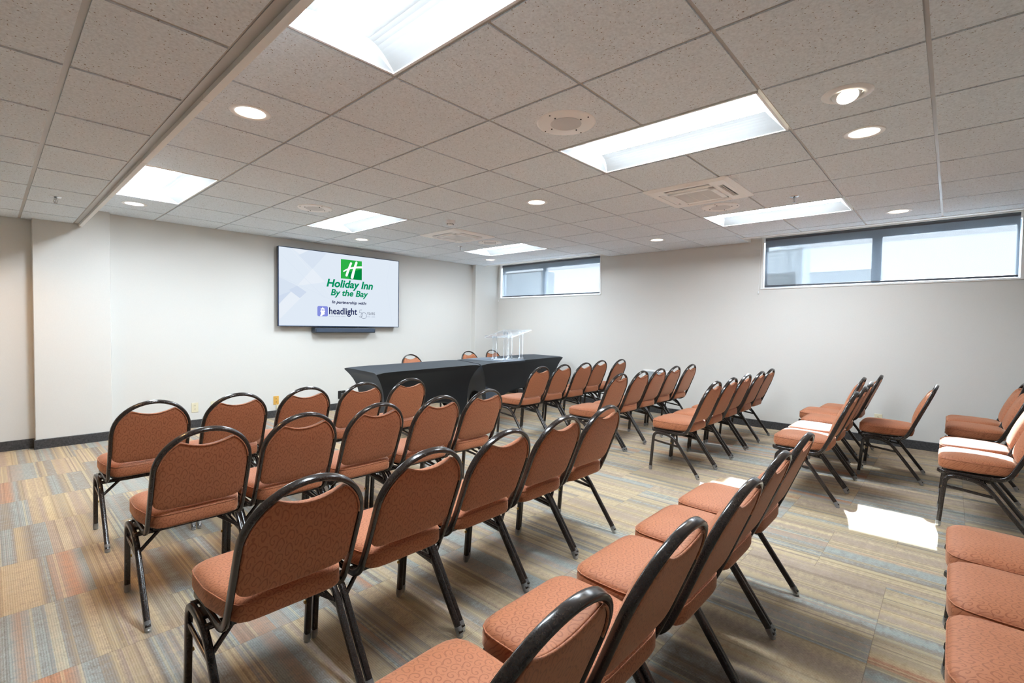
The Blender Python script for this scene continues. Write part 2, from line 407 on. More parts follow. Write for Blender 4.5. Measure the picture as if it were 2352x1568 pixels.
# ================================================================ ROOM
def quad(bm, *p, mi=0):
    f = bm.faces.new([bm.verts.new(q) for q in p]); f.material_index = mi; return f
bm = bmesh.new(); box(bm, XMIN - 0.1, XW + 0.13, YMIN - 0.1, YT + 0.1, -0.05, 0.0); struct(obj('floor', bm, CARPET))
ZT = 2.72
bm = bmesh.new(); box(bm, XMIN - 0.1, XW + 0.14, YT, YT + 0.1, 0, ZT); struct(obj('wall_back', bm, WALL))
bm = bmesh.new(); box(bm, XMIN - 0.1, XMIN, YMIN - 0.1, YT, 0, ZT); struct(obj('wall_left', bm, WALL))
bm = bmesh.new(); box(bm, XMIN, XW + 0.14, YMIN - 0.1, YMIN, 0, ZT); struct(obj('wall_front', bm, WALL))
# columns that stand proud of the television wall
bm = bmesh.new(); bevbox(bm, 0.302, 0.885, YC, YT + 0.02, 0, HL + 0.3, 0.004, 1); struct(obj('trim_1', bm, WALL))
bm = bmesh.new(); bevbox(bm, 6.160, XW + 0.01, YC, YT + 0.02, 0, H + 0.2, 0.004, 1); struct(obj('trim_2', bm, WALL))
# window wall with two openings
WIN = [(4.235, 6.525, 1.800), (-0.497, 1.837, 1.788)]
WTOP = 2.455
DEP = 0.14
bm = bmesh.new()
ys = [YMIN - 0.1, WIN[1][0], WIN[1][1], WIN[0][0], WIN[0][1], YT]
for k in range(5):
    if k in (1, 3):
        s = WIN[1] if k == 1 else WIN[0]
        box(bm, XW, XW + DEP, ys[k], ys[k + 1], 0, s[2]); box(bm, XW, XW + DEP, ys[k], ys[k + 1], WTOP, ZT)
    else: box(bm, XW, XW + DEP, ys[k], ys[k + 1], 0, ZT)
bmesh.ops.remove_doubles(bm, verts=bm.verts, dist=1e-5)
struct(obj('wall_right', bm, WALL))
# baseboards
def baseboard(name, pts):
    bm = bmesh.new()
    sec = [(0, 0), (0.009, 0), (0.009, BASEH - 0.004), (0.006, BASEH), (0, BASEH)]
    P = [Vector((x, y, 0)) for x, y in pts]; rings = []
    for i, p in enumerate(P):
        ds = []
        if i > 0: ds.append((p - P[i - 1]).normalized())
        if i < len(P) - 1: ds.append((P[i + 1] - p).normalized())
        ns = [Vector((d.y, -d.x, 0)) for d in ds]; nn = sum(ns, Vector()); nn = nn / nn.length_squared * len(ns) if len(ns) == 1 else nn / (nn.dot(ns[0]))
        rings.append([bm.verts.new(p + nn * a + Vector((0, 0, b))) for a, b in sec])
    for i in range(len(P) - 1):
        for k in range(len(sec)):
            j = (k + 1) % len(sec); bm.faces.new((rings[i][k], rings[i + 1][k], rings[i + 1][j], rings[i][j]))
    bm.faces.new(rings[0]); bm.faces.new(rings[-1][::-1])
    struct(obj(name, bm, BASE))
baseboard('baseboard_back', [(XMIN, YT), (0.302, YT), (0.302, YC), (0.885, YC), (0.885, YT), (6.160, YT), (6.160, YC), (XW - 0.009, YC)])
baseboard('baseboard_right', [(XW, YC - 0.009), (XW, YMIN)])
baseboard('baseboard_left', [(XMIN, YMIN), (XMIN, YT - 0.009)])

# ---------------------------------------------------------------- ceilings
TROF = [(-1, -2), (-1, 4), (2, -2), (2, 4), (6, -2), (6, 4)]   # cell (i, j) .. (i+1, j+2)
trof_cells = {(i, j + d) for i, j in TROF for d in (0, 1)}
DLW = [(-1, 1), (3, 1), (3, 6), (7, 1), (7, 6), (7, -3), (3, -3)]
DLC = [(-1, 6)]
EYE = [(2, -3)]
AC = [(4, -1), (4, 4)]
holes = {c: 0.078 for c in DLW + DLC}; holes.update({c: 0.085 for c in EYE})
XE = 6.385                                   # ceiling edge along the window pockets
POCK = [(4.07, 6.62), (-3.0, 1.985)]
def cell(bm, x0, x1, y0, y1, z, hole=None, mi_t=0, mi_g=1, g=0.0085, lip=0.007):
    # grid ring (slightly above) and a dropped tile with side walls
    zz = z + lip
    for a in ((x0, x0 + g, y0, y1), (x1 - g, x1, y0, y1), (x0 + g, x1 - g, y0, y0 + g), (x0 + g, x1 - g, y1 - g, y1)):
        quad(bm, (a[0], a[2], zz), (a[0], a[3], zz), (a[1], a[3], zz), (a[1], a[2], zz), mi=mi_g)
    a0, a1, b0, b1 = x0 + g, x1 - g, y0 + g, y1 - g
    if a1 - a0 < 0.01 or b1 - b0 < 0.01: return
    for p, q in (((a0, b0), (a1, b0)), ((a1, b0), (a1, b1)), ((a1, b1), (a0, b1)), ((a0, b1), (a0, b0))):
        quad(bm, (p[0], p[1], z), (q[0], q[1], z), (q[0], q[1], zz), (p[0], p[1], zz), mi=mi_t)
    if not hole:
        quad(bm, (a0, b0, z), (a0, b1, z), (a1, b1, z), (a1, b0, z), mi=mi_t)
    else:
        cx, cy, r = (x0 + x1) / 2, (y0 + y1) / 2, hole; hx = (a1 - a0) / 2; n = 32; I, O = [], []
        for k in range(n):
            t = 2 * math.pi * k / n; c, s = math.cos(t), math.sin(t); m = hx / max(abs(c), abs(s))
            I.append(bm.verts.new((cx + r * c, cy + r * s, z))); O.append(bm.verts.new((cx + m * c, cy + m * s, z)))
        for k in range(n):
            j = (k + 1) % n; bm.faces.new((I[k], I[j], O[j], O[k])).material_index = mi_t
bm = bmesh.new()
for i in range(-2, 10):
    for j in range(-10, 9):
        if (i, j) in trof_cells or (i, j) in AC: continue
        x0, x1, y0, y1 = X0 + i * T, X0 + (i + 1) * T, Y0 + j * T, Y0 + (j + 1) * T
        x0 = max(x0, XB); x1 = min(x1, XW); y0 = max(y0, YMIN); y1 = min(y1, YT)
        if x1 - x0 < 0.02 or y1 - y0 < 0.02: continue
        parts = [(y0, y1)]
        if x1 > XE:
            parts = []
            inp = lambda y: any(a < y < b for a, b in POCK)
            cuts = sorted({y0, y1} | {c for p in POCK for c in p if y0 < c < y1})
            for a, b in zip(cuts, cuts[1:]):
                pk = inp((a + b) / 2); xx = XE if pk else x1
                if xx - x0 > 0.02 and b - a > 0.01: cell(bm, x0, xx, a, b, H, holes.get((i, j)) if not pk and b - a > 0.5 else None)
            continue
        cell(bm, x0, x1, y0, y1, H, holes.get((i, j)))
    # slab that closes the room above
ceil_main = struct(obj('ceiling', bm, [TILE, GRID]))
bm = bmesh.new(); box(bm, XMIN - 0.1, XW + DEP, YMIN - 0.1, YT + 0.1, ZT, ZT + 0.05); struct(obj('ceiling_slab', bm, WHITEP))
# white trim that edges the ceiling round the window pockets
bm = bmesh.new()
for a, b in POCK:
    a = max(a, YMIN); b = min(b, YC)
    box(bm, XE - 0.004, XE + 0.012, a, b, H - 0.004, H + 0.10); box(bm, XE - 0.002, XE + 0.062, a, b, H - 0.005, H + 0.012)
    for y, s in ((a, 1), (b, -1)):
        if YMIN + 0.05 < y < YC - 0.1: box(bm, XE, XW, min(y, y + s * 0.012), max(y, y + s * 0.012), H - 0.004, H + 0.26)
struct(obj('trim_3', bm, WHITEP))
# dropped ceiling on the left with its bright edge trim
bm = bmesh.new()
xs = [0.22 - T * k for k in range(0, 6)][::-1]; xs = [XMIN] + [x for x in xs if x > XMIN + 0.05] + [0.605]
lowholes = {}
for a, b in zip(xs, xs[1:]):
    for j in range(-10, 9):
        y0, y1 = max(Y0 + j * T, YMIN), min(Y0 + (j + 1) * T, YT)
        if y1 - y0 < 0.02: continue
        cell(bm, a, b, y0, y1, HL, 0.078 if (abs(b - 0.22) < 0.05 and j in (6, 2)) else None, g=0.0105)
ceil_low = struct(obj('ceiling_low', bm, [TILE, GRID]))
bm = bmesh.new()
box(bm, 0.604, 0.640, YMIN, YC, HL + 0.003, HL + 0.012, 0)
box(bm, 0.640, 0.668, YMIN, YC, HL - 0.022, H + 0.02, 1)
for y in [YC - 1.22 * k - 0.5 for k in range(8)]: box(bm, 0.6395, 0.6685, y, y + 0.0015, HL - 0.0225, H, 0)
struct(obj('trim_4', bm, [GRID, WHITEP]))

# ================================================================ WINDOWS
def window(n, y0, y1, z0, mull):
    t = bpy.data.objects.new('window_%d' % n, None); C.objects.link(t); t.location = (XW, (y0 + y1) / 2, z0); struct(t)
    L = lambda bm, name, m, **k: obj(name, bm, m, t, loc=(-XW, -(y0 + y1) / 2, -z0), **k)
    # white liner of the opening
    bm = bmesh.new(); w = 0.022
    box(bm, XW - 0.006, XW + DEP, y0, y0 + w, z0, WTOP); box(bm, XW - 0.006, XW + DEP, y1 - w, y1, z0, WTOP)
    box(bm, XW - 0.012, XW + DEP, y0, y1, z0, z0 + 0.018); box(bm, XW - 0.006, XW + DEP, y0 + w, y1 - w, WTOP - 0.01, WTOP + 0.01)
    L(bm, 'window_liner', WHITEP)
    bm = bmesh.new(); xa, xb = XW + 0.085, XW + 0.125; gz0, gz1 = z0 + 0.03, 2.335
    box(bm, xa, xb, y0 + w, y1 - w, z0 + 0.018, gz0); box(bm, xa, xb, y0 + w, y1 - w, gz1, WTOP - 0.01)
    box(bm, xa, xb, y0 + w, y0 + w + 0.03, gz0, gz1); box(bm, xa, xb, y1 - w - 0.03, y1 - w, gz0, gz1)
    for a, b in mull: box(bm, xa, xb, a, b, gz0, gz1)
    L(bm, 'window_frame', ALU)
    bm = bmesh.new(); box(bm, XW + 0.102, XW + 0.106, y0 + w + 0.03, y1 - w - 0.03, gz0, gz1); L(bm, 'window_pane', GLASS)
    return t
window(1, WIN[0][0], WIN[0][1], WIN[0][2], [(5.44, 5.52)])
window(2, WIN[1][0], WIN[1][1], WIN[1][2], [(0.61, 0.70)])
def shade(y0, y1, z0, label):
    t = thing('roller_shade', label, 'window shade', (XW + 0.03, (y0 + y1) / 2, WTOP), 0, 'grey solar shades over the windows')
    L = lambda bm, name, m, **k: obj(name, bm, m, t, loc=(-(XW + 0.03), -(y0 + y1) / 2, -WTOP), **k)
    a, b = y0 + 0.034, y1 - 0.034
    bm = bmesh.new(); cyl(bm, (XW + 0.05, a, WTOP - 0.035), (XW + 0.05, b, WTOP - 0.035), 0.022, seg=20); auto(L(bm, 'roller_tube', HEM))
    bm = bmesh.new(); quad(bm, (XW + 0.03, a, z0 + 0.050), (XW + 0.03, b, z0 + 0.050), (XW + 0.03, b, WTOP - 0.011), (XW + 0.03, a, WTOP - 0.011)); L(bm, 'shade_cloth', SHADE)
    bm = bmesh.new(); bevbox(bm, XW + 0.024, XW + 0.036, a, b, z0 + 0.026, z0 + 0.050, 0.003); L(bm, 'hem_bar', HEM)
    bm = bmesh.new()
    for y in (y0 + 0.022, y1 - 0.034): box(bm, XW + 0.02, XW + 0.08, y, y + 0.012, WTOP - 0.07, WTOP - 0.012)
    L(bm, 'bracket', WHITE)
    bm = bmesh.new(); yc = y1 + 0.012
    pts = [(XW - 0.010, yc, WTOP - 0.03), (XW - 0.010, yc + 0.004, z0 + 0.2), (XW - 0.012, yc + 0.012, z0 - 0.02)]
    for p, q in zip(pts, pts[1:]): cyl(bm, p, q, 0.002, seg=6)
    cyl(bm, (XW - 0.012, yc + 0.012, z0 - 0.02), (XW - 0.012, yc + 0.012, z0 - 0.055), 0.007, seg=10)
    L(bm, 'pull_chain', WHITE)
shade(*WIN[0], 'grey solar roller shade over the smaller window near the corner')
shade(*WIN[1], 'long grey solar roller shade over the large window at right')
# outdoors beyond the windows
def ext(name, label, cat, *b, m=EXTW, group=None):
    bm = bmesh.new(); bevbox(bm, *b, 0.01, 1); return tag(obj(name, bm, m), label, cat, group)
bm = bmesh.new(); box(bm, XW + DEP + 0.02, 14, -8, 12, 1.3, 1.5); struct(obj('ground_outside', bm, EXTW))
t = thing('outdoor_condenser', 'pale outdoor condenser with wire grille seen through left end of large window', 'air conditioner', (7.55, 1.85, 1.5))
bm = bmesh.new(); bevbox(bm, -0.17, 0.17, -0.38, 0.38, 0.09, 0.93, 0.015); obj('cabinet', bm, plain('condenser_grey', srgb(140, 144, 148), 0.6), t)
bm = bmesh.new(); bevbox(bm, -0.176, -0.170, -0.34, 0.14, 0.16, 0.86, 0.002, 1); obj('fan_opening', bm, EXTG, t)
bm = bmesh.new()
for k in range(15): cyl(bm, (-0.186, -0.34, 0.18 + k * 0.047), (-0.186, 0.14, 0.18 + k * 0.047), 0.003, seg=6)
for y in (-0.34, -0.18, -0.02, 0.14): cyl(bm, (-0.19, y, 0.16), (-0.19, y, 0.87), 0.004, seg=6)
obj('grille', bm, EXTG, t)
bm = bmesh.new()
for y in (-0.28, 0.28): box(bm, -0.16, 0.16, y - 0.03, y + 0.03, 0, 0.09)
obj('foot', bm, EXTG, t)
ext('planter_block', 'low pale masonry block outside the large window', 'block', 8.2, 8.6, 0.75, 1.75, 1.5, 2.12, m=EXTG)
ext('masonry_block', 'pale masonry block outside the small corner window', 'block', 8.2, 8.6, 6.6, 8.2, 1.5, 2.5, m=EXTG)

# ================================================================ CEILING FIXTURES
def lid(z=0.0): return H + z
def troffer():
    t = thing('troffer_light', '', 'ceiling light', (0, 0, H))
    w, l = T / 2 - 0.011, T - 0.011
    bm = bmesh.new()     # white frame rim flush with the grid
    for a in ((-w, -w + 0.012, -l, l), (w - 0.012, w, -l, l), (-w, w, -l, -l + 0.012), (-w, w, l - 0.012, l)): box(bm, a[0], a[1], a[2], a[3], -0.001, 0.008)
    obj('frame', bm, WHITE, t)
    bm = bmesh.new()     # two curved reflectors, end plates and top
    n = 8; wi = w - 0.012; li = l - 0.012; lw = 0.095
    for s in (-1, 1):
        prof = [(wi - (wi - lw) * k / n, 0.004 + 0.058 * math.sin(math.pi / 2 * k / n)) for k in range(n + 1)]
        for (xa, za), (xb, zb) in zip(prof, prof[1:]):
            quad(bm, (s * xa, -li + za * 1.0, za), (s * xb, -li + zb, zb), (s * xb, li - zb, zb), (s * xa, li - za, za))
    for s in (-1, 1):
        quad(bm, (-wi, s * li, 0.004), (wi, s * li, 0.004), (lw, s * (li - 0.062), 0.062), (-lw, s * (li - 0.062), 0.062))
    auto(obj('reflector', bm, TREFL, t), 50)
    bm = bmesh.new()     # slightly bowed lens
    m = 8
    pr = [(-lw + 2 * lw * k / m, 0.061 - 0.020 * math.sin(math.pi * k / m)) for k in range(m + 1)]
    for (xa, za), (xb, zb) in zip(pr, pr[1:]):
        quad(bm, (xa, -li + 0.060, za), (xb, -li + 0.060, zb), (xb, li - 0.060, zb), (xa, li - 0.060, za))
    obj('lens', bm, LENS, t)
    bm = bmesh.new(); box(bm, -w, w, -l, l, 0.008, 0.11, skip=('b',)); obj('housing', bm, WHITE, t)
    return t
TL = {(-1, -2): 'largest bright troffer light overhead beside the dropped ceiling edge', (-1, 4): 'troffer light cut by the dropped ceiling edge at far left',
      (2, -2): 'bright troffer light between ceiling speaker and recessed spotlights', (2, 4): 'troffer light in ceiling just in front of the television',
      (6, -2): 'troffer light nearest the large window', (6, 4): 'troffer light nearest the small corner window',
      (-1, -8): 'troffer light at the rear of the room behind the left chairs', (2, -8): 'troffer light at the rear middle of the room', (6, -8): 'troffer light at the rear of the room by window wall'}
proto = troffer()
for k, c in enumerate(TROF):
    o = proto if k == 0 else copy_tree(proto)
    o.location = (X0 + (c[0] + 0.5) * T, Y0 + (c[1] + 1) * T, H); o['label'] = TL[c]; o['category'] = 'ceiling light'; o['group'] = 'recessed troffer lights in the ceiling'
def downlight(lamp, z=H):
    t = thing('recessed_downlight', '', 'ceiling light', (0, 0, z))
    bm = bmesh.new(); lathe(bm, [(0.074, 0.004), (0.074, -0.002), (0.096, -0.004), (0.102, 0.0), (0.100, 0.004)], seg=36); obj('trim_ring', bm, WHITE, t, smooth=True)
    bm = bmesh.new(); lathe(bm, [(0.075, -0.001), (0.070, 0.03), (0.062, 0.075)], seg=36); obj('reflector', bm, REFL, t, smooth=True)
    bm = bmesh.new(); lathe(bm, [(0.0, 0.050), (0.030, 0.053), (0.048, 0.062), (0.062, 0.075)], seg=28); obj('lamp', bm, lamp, t, smooth=True)
    return t
DL = {(-1, 1): 'warm round downlight left of the ceiling near dropped edge', (3, 1): 'warm round downlight in the middle of the ceiling', (3, 6): 'warm round downlight above the right of the television',
      (7, 1): 'warm round downlight beside the window wall between windows', (7, 6): 'warm round downlight above the corner by small window', (7, -3): 'warm round downlight right above the large window end',
      (3, -3): 'warm round downlight beyond the tilted spotlight', (-1, -5): 'round downlight at rear left of the room', (3, -5): 'round downlight at rear middle of the room', (-1, 6): 'cool white round downlight below the far left troffer'}
pw = downlight(LAMP); first = True
for c in DLW:
    o = pw if first else copy_tree(pw); first = False
    o.location = (X0 + (c[0] + 0.5) * T, Y0 + (c[1] + 0.5) * T, H); o['label'] = DL[c]; o['group'] = 'round recessed downlights'
o = downlight(LAMPC); o.location = (X0 - 0.5 * T, Y0 + 6.5 * T, H); o['label'] = DL[(-1, 6)]; o['group'] = 'round recessed downlights'
pw2 = downlight(LAMPW)
for k, j in enumerate((6, 2)):
    o = copy_tree(pw2) if k else pw2; o.location = (0.22 - T / 2, Y0 + (j + 0.5) * T, HL); o['group'] = 'round recessed downlights'
    o['label'] = ('warm downlight in dropped ceiling near the left alcove', 'warm downlight in dropped ceiling left of the camera', 'warm downlight in dropped ceiling behind the camera')[k]
# tilted eyeball spotlight
t = thing('eyeball_spotlight', 'tilted round eyeball spotlight with wide white ring in ceiling', 'ceiling light', (X0 + 2.5 * T, Y0 - 2.5 * T, H))
bm = bmesh.new(); lathe(bm, [(0.070, 0.006), (0.066, -0.010), (0.085, -0.009), (0.104, -0.003), (0.108, 0.001), (0.104, 0.004)], seg=40); obj('trim_ring', bm, WHITE, t, smooth=True)
bm = bmesh.new()
lathe(bm, [(0.045, -0.018), (0.055, -0.010), (0.064, 0.004), (0.066, 0.02), (0.062, 0.04)], seg=36)
lathe(bm, [(0.045, -0.018), (0.040, 0.0), (0.030, 0.03)], seg=36)
e = obj('eyeball', bm, REFL, t, smooth=True); e.rotation_euler = (R(-12), R(22), 0)
bm = bmesh.new(); lathe(bm, [(0.0, -0.006), (0.02, -0.003), (0.034, 0.008), (0.036, 0.02)], seg=28); b_ = obj('lamp', bm, LAMP, t, smooth=True); b_.rotation_euler = (R(-12), R(22), 0)

def speaker():
    t = thing('ceiling_speaker', '', 'ceiling speaker', (0, 0, H))
    bm = bmesh.new(); lathe(bm, [(0.085, -0.006), (0.150, -0.008), (0.161, -0.005), (0.165, 0.0)], seg=48); obj('baffle', bm, WHITE, t, smooth=True)
    bm = bmesh.new()
    pr = [(0.0, -0.0075)]
    for k in range(1, 14): pr += [(0.0065 * k - 0.003, -0.0082), (0.0065 * k, -0.0074)]
    pr.append((0.086, -0.0075)); lathe(bm, pr, seg=48); obj('grille', bm, GREYG, t, smooth=True)
    for r in (0.100, 0.147):
        for k in range(4):
            a = R(45 + 90 * k + 45); bm = bmesh.new(); cyl(bm, (r * math.cos(a), r * math.sin(a), -0.011), (r * math.cos(a), r * math.sin(a), -0.004), 0.0038, seg=10); obj('screw', bm, DARK, t)
    return t
SP = {(1, -1): 'round white ceiling speaker nearest the camera, left of troffer', (1, 4): 'round white ceiling speaker near the television troffer', (5, -1): 'round white ceiling speaker beside the near air cassette', (5, 4): 'round white ceiling speaker beside the far air cassette'}
ps = speaker()
for k, c in enumerate(SP):
    o = ps if k == 0 else copy_tree(ps); o.location = (X0 + (c[0] + 0.5) * T, Y0 + (c[1] + 0.5) * T, H); o['label'] = SP[c]; o['group'] = 'round ceiling speakers'

def cassette():
    t = thing('air_cassette', '', 'air conditioner', (0, 0, H))
    a = 0.345
    bm = bmesh.new()
    # sloped outer panel: ring from the ceiling down to the inner square
    def ring(r0, z0, r1, z1, cc=0.03):
        def sq(r, z, c):
            pts = []
            for sx, sy, a0 in ((1, 1, 0), (-1, 1, 90), (-1, -1, 180), (1, -1, 270)):
                for k in range(4):
                    tt = R(a0 + 30 * k); pts.append((sx * (r - c) + c * math.cos(tt), sy * (r - c) + c * math.sin(tt), z))
            return [bm.verts.new(p) for p in pts]
        A, B = sq(r0, z0, cc), sq(r1, z1, cc); n = len(A)
        for k in range(n): bm.faces.new((A[k], A[(k + 1) % n], B[(k + 1) % n], B[k]))
        return A, B
    ring(a, 0.0, a, -0.006); ring(a, -0.006, 0.305, -0.020); 
    # flat field with four slots
    zf = -0.020; o, i_ = 0.305, 0.185; s0, s1, sl = 0.222, 0.268, 0.185
    def fq(x0, x1, y0, y1): quad(bm, (x0, y0, zf), (x0, y1, zf), (x1, y1, zf), (x1, y0, zf))
    for q in range(4):
        m = Matrix.Rotation(R(90 * q), 4, 'Z')
        def rq(x0, x1, y0, y1):
            bm.faces.new([bm.verts.new(m @ Vector(p)) for p in ((x0, y0, zf), (x0, y1, zf), (x1, y1, zf), (x1, y0, zf))])
        rq(-sl, sl, i_, s0); rq(-sl, sl, s1, o); rq(sl, o, i_, o) if True else 0; rq(-o + 0.0, -sl, s1, o) if False else 0
        rq(-sl - 0.0, -i_, i_, o) if sl > i_ else 0
        # slot walls
        for p, r_ in (((-sl, s0), (sl, s0)), ((sl, s0), (sl, s1)), ((sl, s1), (-sl, s1)), ((-sl, s1), (-sl, s0))):
            bm.faces.new([bm.verts.new(m @ Vector(v)) for v in ((p[0], p[1], zf), (r_[0], r_[1], zf), (r_[0], r_[1], 0.03), (p[0], p[1], 0.03))])
    bmesh.ops.remove_doubles(bm, verts=bm.verts, dist=1e-5)
    obj('panel', bm, WHITE, t)
    bm = bmesh.new()
    for q in range(4):
        m = Matrix.Rotation(R(90 * q), 4, 'Z'); bm.faces.new([bm.verts.new(m @ Vector(v)) for v in ((-sl, s0, 0.028), (sl, s0, 0.028), (sl, s1, 0.028), (-sl, s1, 0.028))])
    obj('air_slot', bm, DARK, t)
    for q in range(4):
        bm = bmesh.new(); tb = bmesh.new(); bevbox(tb, -sl + 0.004, sl - 0.004, -0.002, 0.002, -0.018, 0.018, 0.0015, 1)
        merge(bm, tb, 0, Matrix.Rotation(R(90 * q), 4, 'Z') @ Matrix.Translation((0, 0.243, -0.012)) @ Matrix.Rotation(R(50), 4, 'X')); obj('louver', bm, WHITE, t)
    bm = bmesh.new()   # intake frame
    for q in range(4):
        tb = bmesh.new(); box(tb, -0.185, 0.185, 0.150, 0.185, -0.030, -0.012); merge(bm, tb, 0, Matrix.Rotation(R(90 * q), 4, 'Z'))
    obj('intake_frame', bm, WHITE, t)
    bm = bmesh.new(); box(bm, -0.152, 0.152, -0.152, 0.152, -0.014, -0.010)
    g2 = obj('filter', bm, plain('filter_grey', srgb(120, 122, 126), 0.8) if 'filter_grey' not in bpy.data.materials else bpy.data.materials['filter_grey'], t)
    bm = bmesh.new()
    for k in range(24): x = -0.146 + k * 0.01265; box(bm, x, x + 0.005, -0.152, 0.152, -0.027, -0.015)
    for y in (-0.05, 0.05): box(bm, -0.152, 0.152, y - 0.002, y + 0.002, -0.0265, -0.016)
    obj('grille', bm, WHITE, t)
    return t
pa = cassette()
for k, c in enumerate(AC):
    o = pa if k == 0 else copy_tree(pa); o.location = (X0 + (c[0] + 0.54) * T, Y0 + (c[1] + (0.47 if k == 0 else 0.49)) * T, H)
    o['label'] = ('white square air cassette nearest the camera with open louvers', 'white square air cassette farther off behind the smoke detector')[k]; o['group'] = 'ceiling air cassettes'
# cover the ceiling cell behind each cassette
bm = bmesh.new()
for c in AC: x, y = X0 + c[0] * T, Y0 + c[1] * T; box(bm, x, x + T, y, y + T, H + 0.035, H + 0.05)
struct(obj('ceiling_void_panel', bm, DARK))

def sprinkler(x, y, z, label):
    t = thing('fire_sprinkler', label, 'sprinkler', (x, y, z), R(30), 'fire sprinklers on the ceiling')
    bm = bmesh.new(); lathe(bm, [(0.012, -0.004), (0.030, -0.005), (0.038, 0.0)], seg=24); obj('escutcheon', bm, CHROME, t, smooth=True)
    bm = bmesh.new(); cyl(bm, (0, 0, 0), (0, 0, -0.022), 0.008, seg=10)
    for s in (-1, 1): sweep(bm, fillet([(s * 0.006, 0, -0.020), (s * 0.016, 0, -0.030), (s * 0.004, 0, -0.050)], 0.01, 3), rrect(0.004, 0.004, 0.001, 1), (0, 1, 0))
    cyl(bm, (0, 0, -0.022), (0, 0, -0.048), 0.0025, seg=8); obj('sprinkler_body', bm, CHROME, t)
    bm = bmesh.new()
    cyl(bm, (0, 0, -0.050), (0, 0, -0.052), 0.010, seg=12)
    for k in range(8):
        a = 2 * math.pi * k / 8; p = Vector((math.cos(a), math.sin(a), 0)); q = Vector((-math.sin(a), math.cos(a), 0))
        f = [p * 0.008 + q * 0.003, p * 0.017 + q * 0.0045, p * 0.017 - q * 0.0045, p * 0.008 - q * 0.003]
        bm.faces.new([bm.verts.new(v + Vector((0, 0, -0.051))) for v in f])
    obj('deflector', bm, CHROME, t)
sprinkler(X0 + 5.55 * T, Y0 - 1.48 * T, H, 'chrome fire sprinkler right of the near air cassette')
sprinkler(X0 + 5.5 * T, Y0 + 5.5 * T, H, 'small chrome fire sprinkler behind the far air cassette')
sprinkler(0.38, 5.287, HL, 'chrome fire sprinkler in the dropped ceiling at left')
t = thing('smoke_detector', 'white round smoke detector in front of the far air cassette', 'smoke detector', (X0 + 3.5 * T, Y0 + 3.5 * T, H))
bm = bmesh.new(); lathe(bm, [(0.0, -0.012), (0.055, -0.012), (0.057, 0.0)], seg=32); obj('base', bm, WHITE, t, smooth=False)
bm = bmesh.new(); lathe(bm, [(0.053, -0.012), (0.052, -0.026), (0.044, -0.034), (0.034, -0.036)], seg=32); obj('cover', bm, WHITE, t, smooth=True)
bm = bmesh.new(); lathe(bm, [(0.034, -0.036), (0.032, -0.042)], seg=32); lathe(bm, [(0.0, -0.050), (0.022, -0.050), (0.030, -0.047), (0.033, -0.042)], seg=32); obj('sensor_cap', bm, WHITE, t, smooth=True)
bm = bmesh.new()
for k in range(12):
    a = 2 * math.pi * k / 12; cyl(bm, (0.0345 * math.cos(a), 0.0345 * math.sin(a), -0.0355), (0.0345 * math.cos(a), 0.0345 * math.sin(a), -0.0425), 0.004, seg=6)
obj('vent', bm, DARK, t)

